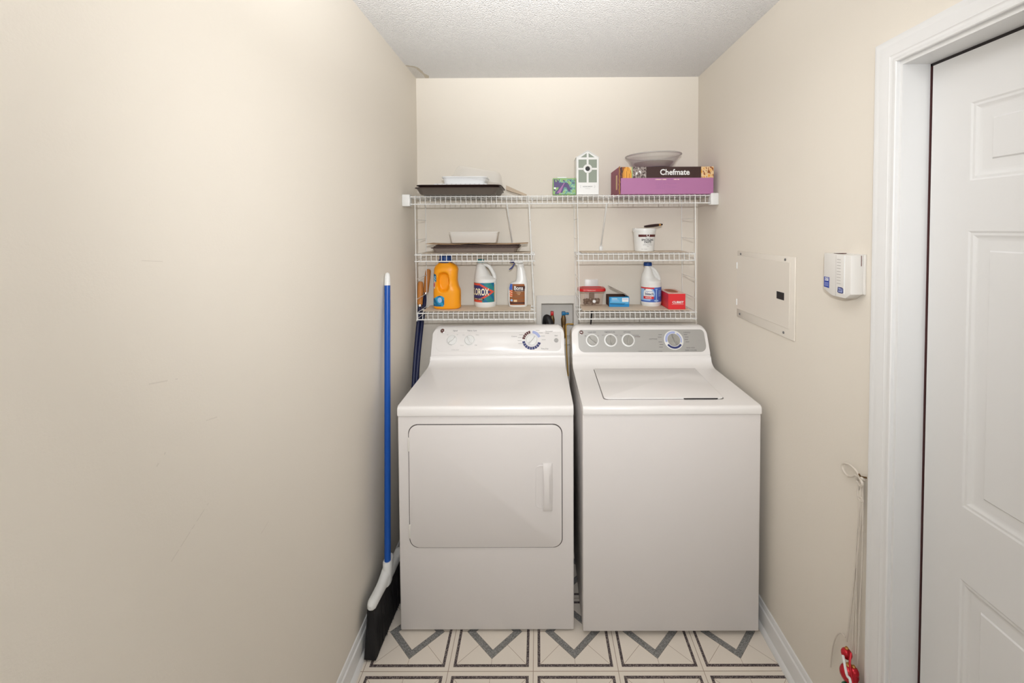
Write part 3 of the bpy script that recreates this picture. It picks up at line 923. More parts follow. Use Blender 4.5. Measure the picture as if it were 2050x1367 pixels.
# ------------------------------------------------------------------ wire shelving
DW, RW = 0.0017, 0.0030
def deck(mb, x0, x1, yf, yb, zr, drop, pitch=0.0258, inset=0.008):
    n = int(round((x1-x0-2*inset)/pitch))
    for k in range(n+1):
        x = x0+inset+(x1-x0-2*inset)*k/n
        z = zr+RW+DW
        mb.tube([(x, yb, z), (x, yf+0.002, z), (x, yf-RW-DW+0.001, z-0.002), (x, yf-RW-DW, z-0.006), (x, yf-RW-DW, zr-drop)], DW, 'wire', 6)
def rails(mb, x0, x1, yf, yb, zr, drop):
    mb.tube([(x0, yf, zr), (x1, yf, zr)], RW, 'wire', 8)
    mb.tube([(x0, yf, zr-drop), (x1, yf, zr-drop)], RW, 'wire', 8)
    mb.tube([(x0+0.004, yb-0.006, zr), (x1-0.004, yb-0.006, zr)], RW, 'wire', 8)
    mb.tube([(x0+0.004, (yf+yb)/2, zr), (x1-0.004, (yf+yb)/2, zr)], RW, 'wire', 8)
ZT = 1.7595
YS = 2.190
DECK_TOP = ZT+RW+2*DW
ts = thing('wall_shelf', 'long white wire shelf spanning the back wall above the washer and dryer', 'wire shelf', (0.12, YB, ZT-0.04))
mb = MB(); deck(mb, XL+0.004, XR-0.004, YS, YB-0.003, ZT, 0.0375); mb.build('wire_deck', ts)
mb = MB(); rails(mb, XL+0.003, XR-0.003, YS, YB-0.003, ZT, 0.0375); mb.build('rail', ts)
for x0, x1 in ((XL+0.0004, XL+0.040), (XR-0.040, XR-0.0004)):
    mb = MB().box(x0, x1, 2.172, 2.212, 1.711, 1.771, 'white_plastic', 0.004)
    mb.build('end_bracket', ts)
for xa, xb in ((-0.146, -0.134), (0.362, 0.371)):
    mb = MB().tube([(xa, YS, ZT-0.0375), (xa, YS+0.006, ZT-0.046), (xb, YB-0.012, 1.500), (xb, YB-0.009, 1.486)], 0.0042, 'wire', 8, flat=0.7)
    br = mb.build('brace', ts)
    MB().box(xb-0.009, xb+0.009, YB-0.012, YB-0.0003, 1.462, 1.494, 'white_plastic', 0.003).build('wall_clip', br)
for k in range(6):
    x = -0.58+k*0.28
    MB().box(x-0.006, x+0.006, YB-0.010, YB-0.0003, ZT-0.008, ZT+0.010, 'white_plastic', 0.002).build('wall_clip', ts)

L1, L2 = 1.4630, 1.1640
YBK = 2.385
def hanging_unit(label, xl, xr, decks):
    """xl, xr: (x at the top, x at the bottom) of the two side frames"""
    t = thing('hanging_shelf_unit', label, 'shelf unit', ((xl[1]+xr[1])/2, YS, L2-0.04), 'wire units hung under the long shelf')
    for (a, b) in (xl, xr):
        X = lambda z: a+(b-a)*(ZT-z)/(ZT-1.125)
        mb = MB()
        yf = YS-0.010
        mb.tube([(a, YS+0.006, ZT+0.0046), (a, YS, ZT+0.0048), (a, yf, ZT+0.003), (a, yf, ZT-0.004), (X(1.125), yf, 1.125)], 0.0019, 'wire', 8)
        mb.tube([(a, YBK, ZT-0.010), (X(1.125), YBK, 1.125)], 0.0020, 'wire', 8)
        for z in (1.643, 1.541, 1.440, 1.339, 1.237, 1.136):
            mb.tube([(X(z), yf, z), (X(z), YBK, z)], 0.0017, 'wire', 6)
        mb.build('side_frame', t)
    for (zz, x0, x1) in decks:
        mb = MB(); deck(mb, x0, x1, YS, YBK-0.004, zz, 0.033); rails(mb, x0, x1, YS, YBK-0.004, zz, 0.033)
        mb.build('wire_deck', t)
    return t
hanging_unit('white wire shelf unit hung above the dryer, holding baking pans and bottles', (-0.612, -0.610), (-0.036, -0.008), ((L1, -0.6205, -0.004), (L2, -0.615, -0.001)))
hanging_unit('white wire shelf unit hung above the washer, holding the tub and the red box', (0.211, 0.222), (0.807, 0.814), ((L1, 0.207, 0.815), (L2, 0.2150, 0.8230)))
def liner(label, x0, x1, y0, z):
    def f(a, b, t): return (a, b, t)
    mb = MB().box(x0, x1, y0, YBK-0.010, z, z+0.0016, 'liner')
    tag(mb.build('shelf_liner', loc=((x0+x1)/2, y0, z)), label, 'shelf liner', 'beige shelf liners')
G = 0.0004
Z1 = L1+RW+2*DW+G
Z2 = L2+RW+2*DW+G
liner('beige liner sheet under the stacked baking pans', -0.592, -0.030, 2.206, Z1)
liner('beige liner sheet under the orange jug and two white bottles', -0.588, -0.030, 2.206, Z2)
liner('beige liner sheet under the white paste tub', 0.236, 0.790, 2.206, Z1)
liner('beige liner sheet under the bleach bottle and red carton', 0.240, 0.800, 2.206, Z2)
Z1 += 0.0016+G
Z2 += 0.0016+G
ZT0 = DECK_TOP+G

# ------------------------------------------------------------------ pans and dishes, left side
def pan(x0, x1, y0, y1, z, h, m, mrim, slope=0.016, rim=0.007, r=0.025, t=0.0016):
    """rounded rectangular pan: returns builder (floor at z)"""
    mb = MB()
    def ring(e, zz, rr): return [Vector((a, b, zz)) for a, b in rrect(x0+e, x1-e, y0+e, y1-e, max(0.004, rr), 6)]
    s = slope+rim
    mb.loft([ring(s+0.006, z, r-0.004), ring(s+0.002, z+0.001, r), ring(s, z+0.004, r), ring(rim, z+h-0.002, r+0.010), ring(rim*0.6, z+h-0.001, r+0.012)], m, cap0=True, cap1=False)
    mb.loft([ring(rim*0.6, z+h-0.001, r+0.012), ring(0.0008, z+h-0.0022, r+0.014), ring(0, z+h, r+0.014), ring(0.0008, z+h+0.0018, r+0.014), ring(rim*0.8, z+h+0.0014, r+0.012), ring(rim+t, z+h-0.001, r+0.008)], mrim, cap0=False, cap1=False)
    mb.loft([ring(rim+t, z+h-0.001, r+0.008), ring(s+t, z+0.006, r), ring(s+t+0.005, z+t, r-0.005)], m, cap0=False, cap1=True)
    return mb
tag(pan(-0.602, -0.178, 2.112, 2.440, ZT0, 0.0330, 'pan_side', 'pan_dark').build('roasting_pan', loc=(-0.39, 2.27, ZT0)),
    'lower brown roasting pan lying directly on the top shelf', 'pan', 'roasting pans on the top shelf')
tag(pan(-0.596, -0.170, 2.118, 2.442, ZT0+0.0125, 0.0330, 'pan_dark', 'pan_dark', 0.030, 0.0075, t=0.0014).build('roasting_pan', loc=(-0.38, 2.27, ZT0+0.0125)),
    'upper dark roasting pan nested in the other, under the white dish', 'pan', 'roasting pans on the top shelf')
ZP = ZT0+0.0125+0.0018
# patterned tray and white dish
mb = MB().box(-0.520, -0.246, 2.190, 2.380, ZP, ZP+0.046, 'ceramic', 0.006, 2)
for k in range(11):
    x = -0.510+k*0.0235
    mb.tube([(x, 2.1892, ZP+0.030), (x+0.012, 2.1892, ZP+0.044), (x+0.0235, 2.1892, ZP+0.030)], 0.0009, 'ink_light', 5)
tag(mb.build('serving_tray', loc=(-0.383, 2.28, ZP)), 'white tray with grey zigzag edge sitting in the upper roasting pan', 'tray')
ZD = ZP+0.046+G
mb = MB()
ring = lambda e, zz, rr: [Vector((a, b, zz)) for a, b in rrect(-0.486+e, -0.250-e, 2.205+e, 2.365-e, rr, 6)]
mb.loft([ring(0.016, ZD, 0.02), ring(0.012, ZD+0.003, 0.024), ring(0.006, ZD+0.030, 0.028), ring(0.001, ZD+0.031, 0.03), ring(0, ZD+0.034, 0.03), ring(0.001, ZD+0.038, 0.03), ring(0.008, ZD+0.038, 0.026), ring(0.014, ZD+0.006, 0.022)], 'ceramic')
tag(mb.build('casserole_dish', loc=(-0.368, 2.285, ZD)), 'small white oblong dish under the clear plastic cover', 'dish')
# clear plastic cover tipped over the dish
mb = MB()
cw, cdp, chh = 0.250, 0.186, 0.062
ring = lambda e, zz, rr: [Vector((a, b, zz)) for a, b in rrect(-cw/2+e, cw/2-e, -cdp/2+e, cdp/2-e, rr, 8)]
mb.loft([ring(-0.006, 0, 0.035), ring(-0.006, 0.003, 0.035), ring(0, 0.0035, 0.033), ring(0.012, chh-0.014, 0.034), ring(0.018, chh-0.004, 0.036), ring(0.030, chh, 0.034)], 'clear', cap0=False)
CT = Matrix.Translation((-0.304, 2.285, ZD+0.0195)) @ Matrix.Rotation(math.radians(9.5), 4, 'Y')
mb.xform(CT)
tag(mb.build('plastic_cover', loc=(-0.304, 2.285, ZD+0.02)), 'clear plastic cover tilted over the white dish on the pans', 'lid')
# tan tapered strip sloping from the pans to the shelf
mb = MB()
secs = []
for k in range(9):
    s_ = k/8
    x = -0.1585+0.110*s_; z = ZT0+0.0560-0.0460*s_
    w_ = 0.030-0.012*s_; th = 0.024-0.013*s_
    secs.append([Vector((x, 2.335-w_, z-th*0.8)), Vector((x, 2.335+w_, z-th*0.8)), Vector((x, 2.335+w_, z+th*0.2)), Vector((x, 2.335-w_, z+th*0.2))])
mb.loft(secs, 'tan')
mb.tube([(-0.051, 2.316, ZT0+0.0055), (-0.051, 2.354, ZT0+0.0055)], 0.0052, 'tan', 10)
tag(mb.build('tan_paddle', loc=(-0.10, 2.335, ZT0)), 'tan tapered paddle sloping from the pan rim down to the wire shelf', 'paddle')

# baking sheets on the middle shelf
zz = Z1
for k, (x0, x1, y0, y1, h, m, lab) in enumerate(((-0.545, -0.084, 2.196, 2.40, 0.026, 'pan_gray', 'deepest grey baking sheet at the bottom of the middle shelf stack'),
                                   (-0.530, -0.079, 2.197, 2.399, 0.0235, 'pan_gray', 'second baking sheet up in the stack on the middle shelf'),
                                   (-0.522, -0.084, 2.199, 2.397, 0.0225, 'pan_dark', 'topmost dark baking sheet of the nested stack on the middle shelf'))):
    tag(pan(x0, x1, y0, y1, zz, h, m, 'pan_rim', 0.011 if k == 0 else 0.022, 0.009, 0.012, 0.0012).build('baking_sheet', loc=((x0+x1)/2, 2.30, zz)), lab, 'baking sheet', 'nested baking sheets')
    zz += 0.0088
# tan sheet lying over the stack, ends curled
ztop = zz+0.0225-0.0088+0.0024
def tansheet(u, v):
    x = -0.575+0.532*u
    y = 2.232+0.160*v
    c = (u-0.5)*2
    z = ztop+0.010*max(0, abs(c)-0.55)**1.5*1.2+0.0050*math.exp(-((u-0.46)/0.10)**2)
    return Vector((x, y, z))
mb = MB().grid(tansheet, 40, 6, 'brownpaper')
mb.grid(lambda u, v: tansheet(u, v)+Vector((0, 0, 0.0016)), 40, 6, 'brownpaper')
for e in (0, 1):
    mb.grid(lambda u, v: tansheet(u, e)+Vector((0, 0, 0.0016*v)), 40, 1, 'brownpaper')
    mb.grid(lambda u, v: tansheet(e, u)+Vector((0, 0, 0.0016*v)), 6, 1, 'brownpaper')
bmesh.ops.remove_doubles(mb.bm, verts=mb.bm.verts, dist=0.00005)
tag(mb.build('cookie_sheet', loc=(-0.31, 2.31, ztop)), 'thin tan sheet with curled ends on top of the nested baking sheets', 'baking sheet')
zl = ztop+0.0070
mb = MB()
ring = lambda e, zz, rr: [Vector((a, b, zz)) for a, b in rrect(-0.460+e, -0.199-e, 2.262+e, 2.372-e, rr, 5)]
mb.loft([ring(0.013, zl, 0.008), ring(0.011, zl+0.003, 0.009), ring(0.002, zl+0.054, 0.011), ring(0, zl+0.055, 0.012), ring(0, zl+0.058, 0.012), ring(0.003, zl+0.058, 0.010), ring(0.013, zl+0.005, 0.008)], 'offwhite')
tag(mb.build('loaf_pan', loc=(-0.33, 2.317, zl)), 'white loaf pan standing on the baking sheets', 'loaf pan')

# ------------------------------------------------------------------ bottles on the lower left shelf
def detergent():
    cx, cy, z0 = -0.476, 2.292, Z2
    t = thing('detergent_jug', 'orange detergent jug with blue cap at the left end of the shelf', 'jug', (cx, cy, z0))
    tab = [(0.000, 0.064, 0.044, 0.0), (0.006, 0.0715, 0.050, 0.0), (0.090, 0.0712, 0.050, 0.0), (0.100, 0.0700, 0.050, -0.0006), (0.120, 0.0650, 0.049, -0.0050),
           (0.150, 0.0620, 0.048, -0.0070), (0.185, 0.0625, 0.048, -0.0060), (0.208, 0.0635, 0.047, -0.0045), (0.219, 0.0600, 0.044, -0.0045), (0.228, 0.0540, 0.040, -0.0050), (0.236, 0.0440, 0.036, -0.0062), (0.243, 0.0340, 0.033, -0.0080), (0.250, 0.0330, 0.032, -0.0085)]
    rings = []
    nz = 70
    for k in range(nz+1):
        z = 0.250*k/nz
        a, b, dx = interp(tab, z)
        r = sell(cx+dx, cy, z0+z, a, b, 96, 2.9)
        for v in r:
            if v.y < cy:
                ex = (v.x-cx+0.0125)/0.030; ez = (z-0.143)/0.052
                q = (abs(ex)**3+abs(ez)**3)**(1/3)
                v.y += 0.030*(1-smooth01((q-0.72)/0.38))
        rings.append(r)
    MB().loft(rings, 'orange_jug').build('body', t, sharp=60)
    mb = MB().lathe([(0.0365, 0), (0.0372, 0.003), (0.0372, 0.014), (0.036, 0.0155), (0.0305, 0.016), (0.0295, 0.040), (0.027, 0.043), (0.004, 0.043)], 'cap_blue', (cx-0.0085, cy, z0+0.2435), 32)
    for k in range(28):
        a = 2*PI*k/28
        mb.tube([(cx-0.0085+0.0300*math.cos(a), cy+0.0300*math.sin(a), z0+0.261), (cx-0.0085+0.0293*math.cos(a), cy+0.0293*math.sin(a), z0+0.282)], 0.0011, 'cap_blue', 5)
    mb.build('cap', t)
    def surf(x, z, off=0.0007):
        a, b, dx = interp(tab, z)
        u = min(0.985, abs((x-dx)/a))
        return Vector((cx+x, cy-b*(1-u**2.9)**(1/2.9)-off, z0+z))
    # lower aqua splash and the upper round sticker
    def splash(u, v):
        top = 0.62+0.38*math.sin(u*2.6+0.2)*u**0.5
        if v > top or (u > 0.93 and v < 0.1): return None
        if (u-0.62)**2+((v-0.55)*0.8)**2 < 0.035: return 'pale_blue'
        if v < 0.16: return 'aqua_dark' if u < 0.75 else 'aqua'
        return 'aqua' if (math.sin(9*u+7*v) > -0.3) else 'aqua_dark'
    mb = MB().grid(lambda u, v: surf(-0.0695+0.063*u, 0.016+0.062*v), 30, 26, splash)
    for s_, x_, z_ in (('Detergent', -0.045, 0.041), ('100 oz', -0.052, 0.030)):
        pass
    def badge(u, v):
        if abs(u-0.5) > 0.5*math.sqrt(max(0, 1-(2*v-1)**8)): return None
        if v > 0.52: return 'aqua_dark' if (v > 0.86 or u > 0.8) else ('white_print' if math.sin(v*40+u*9) > 0.55 else 'aqua')
        if (u-0.35)**2+((v-0.33)*1.3)**2 < 0.10: return 'red' if (u-0.35)**2+((v-0.33)*1.3)**2 < 0.045 else 'white_print'
        return None
    mb.grid(lambda u, v: surf(-0.0685+0.0195*u, 0.100+0.086*v), 14, 40, badge)
    mb.build('label', t)
detergent()

def handle_bottle(name, lab, cx, cy, z0, r, H, ndx, capm, capr, caph, labz, labfn, label_text, web):
    t = thing(name, lab, 'bottle', (cx, cy, z0))
    n = 48
    hs = H-caph
    tab = [(0.0, r*0.90, 0), (0.05, r*0.985, 0), (0.10, r, 0), (0.12, r*0.985, 0), (0.56, r*0.985, 0), (0.58, r, 0), (0.605, r*0.985, 0), (0.63, r*0.935, -r*0.03), (0.66, r*0.82, -r*0.14), (0.70, r*0.69, -r*0.26), (0.78, r*0.56, -r*0.33), (0.87, r*0.44, ndx*0.93), (0.95, r*0.33, ndx*0.99), (1.0, r*0.30, ndx)]
    rings = []
    for k in range(61):
        a, dx = interp(tab, k/60)
        rings.append(sell(cx+dx, cy, z0+hs*k/60, a, a*0.97, n, 2.0))
    MB().loft(rings, 'white_plastic').build('body', t, sharp=60)
    # handle from the neck round to the shoulder
    A = Vector((cx+ndx+r*0.20, cy, z0+hs*0.955))
    hp = catmull([A, (cx+r*0.04, cy, z0+hs*0.950), (cx+r*0.38, cy, z0+hs*0.890), (cx+r*0.65, cy, z0+hs*0.775), (cx+r*0.80, cy, z0+hs*0.66), (cx+r*0.66, cy, z0+hs*0.57)], 8)
    MB().tube(hp, [r*0.155]*(len(hp)-10)+[r*(0.155+0.006*k) for k in range(10)], 'white_plastic', 14, flat=1.1).build('handle', t)
    if web:
        P = [(ndx, hs*0.94), (ndx+r*0.40, hs*0.92), (r*0.30, hs*0.87), (r*0.56, hs*0.77), (r*0.72, hs*0.64), (-r*0.3, hs*0.62)]
        MB().prism([(cx+a, z0+b) for a, b in P], lambda a, b, y: (a, y, b), cy-0.004, cy+0.006, 'white_plastic', 0.001, 1).build('grip_web', t)
    mb = MB().lathe([(capr, 0), (capr*1.02, 0.002), (capr, caph-0.003), (capr*0.9, caph), (0.003, caph)], capm, (cx+ndx, cy, z0+hs), 28)
    for k in range(24):
        a = 2*PI*k/24
        mb.tube([(cx+ndx+capr*math.cos(a), cy+capr*math.sin(a), z0+hs+0.002), (cx+ndx+capr*math.cos(a), cy+capr*math.sin(a), z0+hs+caph-0.004)], 0.0007, capm, 5)
    mb.build('cap', t)
    rr = r*0.985+0.0010
    def S(s, z, off=0.0):     # s: arc length from the front centre
        a = s/rr
        return Vector((cx+(rr+off)*math.sin(a), cy-(rr*0.97+off)*math.cos(a), z0+z))
    mb = MB().grid(lambda u, v: S(math.radians(labz[2]+(labz[3]-labz[2])*u)*rr, labz[0]+(labz[1]-labz[0])*v), 110, 64, labfn)
    label_text(mb, S, rr)
    mb.build('label', t)
def clorox_lab(u, v):
    if u > 0.955: return 'food_tan' if v < 0.9 else 'white_print'
    d = abs(v-0.53)
    w_ = 0.46*min(1.0, (0.955-u)/0.55)
    if d < w_-0.115: return 'print_blue'
    if d < w_: return 'coral'
    if v < 0.10 and u < 0.5: return 'coral'
    return 'teal' if math.sin(u*17+v*9) > -0.6 else 'aqua_dark'
def clorox_txt(mb, S, rr):
    mb.text('CLOROX', 0.050, lambda x, y: S(-0.0330+x, 0.082+y, 0.0006), 'cream', 0.026, 0.56)
    mb.grid(lambda u, v: S(-0.076+0.074*u, 0.040+0.010*v, 0.0004), 12, 2, 'bonadark')
    mb.text('CLEANER + BLEACH', 0.0080, lambda x, y: S(-0.038+x, 0.045+y, 0.0009), 'cream', 0.02, 0.8)
handle_bottle('bleach_bottle', 'white bottle with teal cap between the orange jug and spray bottle', -0.279, 2.352, Z2, 0.0625, 0.256, -0.026, 'cap_teal', 0.0195, 0.016, (0.028, 0.132, -82, 62), clorox_lab, clorox_txt, False)
def bleach_lab(u, v):
    if v > 0.90: return 'red' if u < 0.53 else 'royal'
    if ((u-0.33)/0.17)**2+((v-0.56)/0.36)**2 < 1: return 'white_print'
    if ((u-0.33)/0.215)**2+((v-0.56)/0.43)**2 < 1: return 'pale_blue'
    if abs(u-0.60) < 0.014 or (abs(u-0.60) < 0.035 and v > 0.84): return 'pale_blue'
    if ((u-0.60)/0.085)**2+((v-0.10)/0.06)**2 < 1: return 'pale_blue'
    if v < 0.10: return 'royal'
    return 'royal' if u > 0.40 else 'pale_blue'
def bleach_txt(mb, S, rr):
    mb.text('bleach', 0.020, lambda x, y: S(-0.022+x, 0.068+y, 0.0006), 'navy', 0.02, 0.9)
    mb.text('concentrated', 0.008, lambda x, y: S(-0.024+x, 0.082+y, 0.0006), 'royal', 0.01, 0.9)
    mb.grid(lambda u, v: S(-0.056+0.058*u, 0.041+0.014*v, 0.0004), 12, 2, 'red')
    mb.text('REGULAR', 0.0085, lambda x, y: S(-0.027+x, 0.048+y, 0.0009), 'white_print', 0.02, 0.9)
    mb.ball(S(-0.046, 0.092, 0.0), 0.005, 'ink', 12, 1, 0.4, 1)
    mb.grid(lambda u, v: S(0.030+0.022*u, 0.055+0.030*v, 0.0004), 5, 9, lambda u, v: 'pale_blue' if int(v*9) % 2 == 0 else None)
handle_bottle('bleach_bottle', 'white bleach bottle with blue cap and blue label, left of the red carton', 0.630, 2.352, Z2, 0.0555, 0.236, -0.0175, 'cap_blue', 0.0215, 0.020, (0.024, 0.103, -85, 85), bleach_lab, bleach_txt, True)

def spray():
    cx, cy, z0 = -0.1010, 2.338, Z2
    t = thing('spray_bottle', 'white spray bottle with brown label and blue trigger at the right end', 'spray bottle', (cx, cy, z0))
    k = 0.000436
    raw = [(975, 1418, 1638), (970, 1412, 1643), (900, 1402, 1646), (800, 1400, 1648), (730, 1408, 1650), (700, 1418, 1650), (680, 1440, 1648), (664, 1490, 1645), (640, 1506, 1642), (600, 1511, 1634), (550, 1514, 1624), (510, 1516, 1612), (480, 1516, 1604)]
    tab = [((975-y)*k, (x1-x0)/2*k, ((x0+x1)/2-1525)*k) for y, x0, x1 in raw]
    rings = []
    N_ = 60
    zt = tab[-1][0]
    for i in range(N_+1):
        z = zt*i/N_
        a, dx = interp(tab, z)
        b = 0.030 if z < 0.12 else 0.030-(z-0.12)*0.13
        if z < 0.004: b = 0.027
        rings.append(sell(cx+dx, cy, z0+z, a, min(b, a), 48, 2.8))
    MB().loft(rings, 'white_plastic').build('body', t, sharp=60)
    hz = z0+zt
    nx = cx+(1560-1525)*k
    mb = MB().lathe([(0.0195, -0.002), (0.020, 0.004), (0.019, 0.014), (0.015, 0.016)], 'white_plastic', (nx, cy, hz), 24)
    # sprayer head
    P = [(1598, 470), (1602, 440), (1596, 412), (1570, 398), (1500, 396), (1482, 404), (1486, 436), (1505, 446), (1515, 470)]
    mb.prism([(cx+(a-1525)*k, z0+(975-b)*k) for a, b in P], lambda a, b, y: (a, y, b), cy-0.011, cy+0.011, 'white_plastic', 0.004, 2)
    mb.build('spray_head', t)
    mb = MB()
    mb.tube([(cx+(1486-1525)*k, cy, z0+(975-415)*k), (cx+(1448-1525)*k, cy, z0+(975-412)*k)], 0.0085, 'trigger_blue', 14)
    mb.tube([(cx+(1448-1525)*k, cy, z0+(975-412)*k), (cx+(1430-1525)*k, cy, z0+(975-411)*k)], 0.0065, 'trigger_blue', 14)
    mb.build('nozzle', t)['label'] = 'blue nozzle'
    P = [(1500, 438), (1482, 436), (1462, 470), (1440, 498), (1416, 512), (1424, 520), (1452, 508), (1474, 482), (1490, 452)]
    MB().prism([(cx+(a-1525)*k, z0+(975-b)*k) for a, b in P], lambda a, b, y: (a, y, b), cy-0.006, cy+0.006, 'trigger_blue', 0.0015, 1).build('trigger', t)['label'] = 'blue trigger'
    def S(x, z, off=0.0008):
        a, dx = interp(tab, z)
        u = min(0.97, abs((x-dx)/a))
        return Vector((cx+x, cy-0.030*(1-u**2.8)**(1/2.8)-off, z0+z))
    X = lambda a: (a-1525)*k
    Zf = lambda b: (975-b)*k
    def lab(u, v):
        # tapering label outline with round shoulders
        e = 0.02+0.03*(1-v) if v < 0.8 else 0.02+0.9*(v-0.8)**1.6
        er = 0.005+0.02*(1-v) if v < 0.86 else 0.005+0.8*(v-0.86)**1.5
        if u < e or u > 1-er: return None
        if v < 0.05: return 'food_brown'
        if v < 0.13: return 'bonadark'
        if v > 0.66 and u > 0.26: return 'bonadark' if v < 0.90 else 'food_brown'
        if u < 0.22 and v > 0.72: return 'royal'
        if u < 0.22 and v > 0.38: return 'food_tan' if math.sin(v*60+u*20) > 0.2 else 'coral'
        if 0.28 < u < 0.50 and 0.15 < v < 0.25: return 'food_tan'
        if (u-0.16)**2+(v-0.22)**2*1.6 < 0.006: return 'pale_blue'
        return 'bonabrown' if math.sin(v*34+math.sin(u*5)) > -0.5 else 'food_brown'
    mb = MB().grid(lambda u, v: S(X(1420)+(X(1618)-X(1420))*u, Zf(950)+(Zf(690)-Zf(950))*v), 52, 60, lab)
    mb.text('Bona', 0.029, lambda x, y: S(X(1538)+x, Zf(742)+y, 0.0014), 'white_print', 0.018, 0.85)
    mb.text('Hardwood Floor Cleaner', 0.0050, lambda x, y: S(X(1545)+x, Zf(776)+y, 0.0014), 'white_print', 0.02, 0.9)
    mb.text('FLOOR', 0.0075, lambda x, y: S(X(1540)+x, Zf(800)+y, 0.0014), 'food_tan', 0.02, 0.9)
    mb.text('CARE', 0.0065, lambda x, y: S(X(1540)+x, Zf(818)+y, 0.0014), 'food_tan', 0.02, 0.9)
    mb.build('label', t)
spray()

# ------------------------------------------------------------------ right-hand lower shelves
def tub():
    cx, cy, z0 = 0.583, 2.312, Z1
    t = thing('paste_tub', 'white plastic spackling paste tub with maroon band on the middle shelf', 'tub', (cx, cy, z0))
    tr = lambda z: 0.0515+0.0065*(z/0.10)
    MB().lathe([(0.0490, 0), (0.0515, 0.003), (0.0580, 0.100)], 'white_plastic', (cx, cy, z0), 48).build('body', t)
    MB().lathe([(0.0580, 0.100), (0.0600, 0.101), (0.0600, 0.107), (0.0622, 0.108), (0.0630, 0.118), (0.0615, 0.122), (0.056, 0.122), (0.055, 0.119), (0.002, 0.119)], 'white_plastic', (cx, cy, z0), 48, cap0=False).build('lid', t)
    def S(s, z, off=0.0006):
        r = tr(z)+off; a = s/0.056+0.10
        return Vector((cx+r*math.sin(a), cy-r*math.cos(a), z0+z))
    mb = MB().grid(lambda u, v: S(-0.050+0.106*u, 0.077+0.0125*v), 36, 3, 'maroon')
    mb.grid(lambda u, v: S(0.0005+0.016*(u-0.5), 0.0755+0.018*v, 0.0009), 10, 10, lambda u, v: ('white_print' if 0.11 < (u-0.5)**2+(v-0.5)**2 < 0.24 else ('maroon' if (u-0.5)**2+(v-0.5)**2 <= 0.11 else None)))
    mb.text('SPACKLING', 0.0150, lambda x, y: S(0.0005+x, 0.0610+y, 0.0009), 'black', 0.025, 0.86)
    mb.text('PASTE', 0.0150, lambda x, y: S(0.0005+x, 0.0490+y, 0.0009), 'black', 0.025, 0.95)
    mb.text('READY TO USE', 0.0045, lambda x, y: S(0.0005+x, 0.0705+y, 0.0009), 'ink', 0.0)
    for i, (s_, z_) in enumerate((('Interior and exterior', 0.0390), ('Fills holes and cracks fast', 0.0345), ('White', 0.0265), ('NET 1 QUART', 0.0125))):
        mb.text(s_, 0.0052, lambda x, y, q=z_: S((-0.018 if q < 0.02 else 0.0005)+x, q+y, 0.0009), 'ink', 0.0)
    mb.build('label', t)
    k = thing('putty_knife', 'putty knife with dark handle lying across the paste tub lid', 'putty knife', (cx, cy, z0+0.123))
    zb = z0+0.1225
    mb = MB().prism([(0.530, -0.018), (0.545, -0.020), (0.590, -0.008), (0.590, 0.008), (0.545, 0.020), (0.530, 0.018)], lambda a, b, h: (a, cy+b, zb+h+(a-0.53)*0.06), 0, 0.0012, 'chrome')
    mb.build('blade', k)
    secs = []
    for i in range(11):
        s_ = i/10
        x = 0.583+0.098*s_
        zc = zb+0.0085+s_*0.011
        hw = (0.0085+0.005*math.sin(PI*min(1, s_*1.1)))*(1 if s_ < 0.95 else 0.6)
        hh = (0.0055+0.0025*math.sin(PI*s_))*(1 if s_ < 0.95 else 0.7)
        secs.append([Vector((x, cy+hw*math.cos(2*PI*j/14), zc+hh*math.sin(2*PI*j/14))) for j in range(14)])
    h = MB().loft(secs, 'pan_dark').build('handle', k)
    MB().tube([(0.664, cy-0.010, zb+0.0180), (0.664, cy+0.010, zb+0.0180)], 0.0062, 'gold', 12).build('hang_ring', h)
tub()

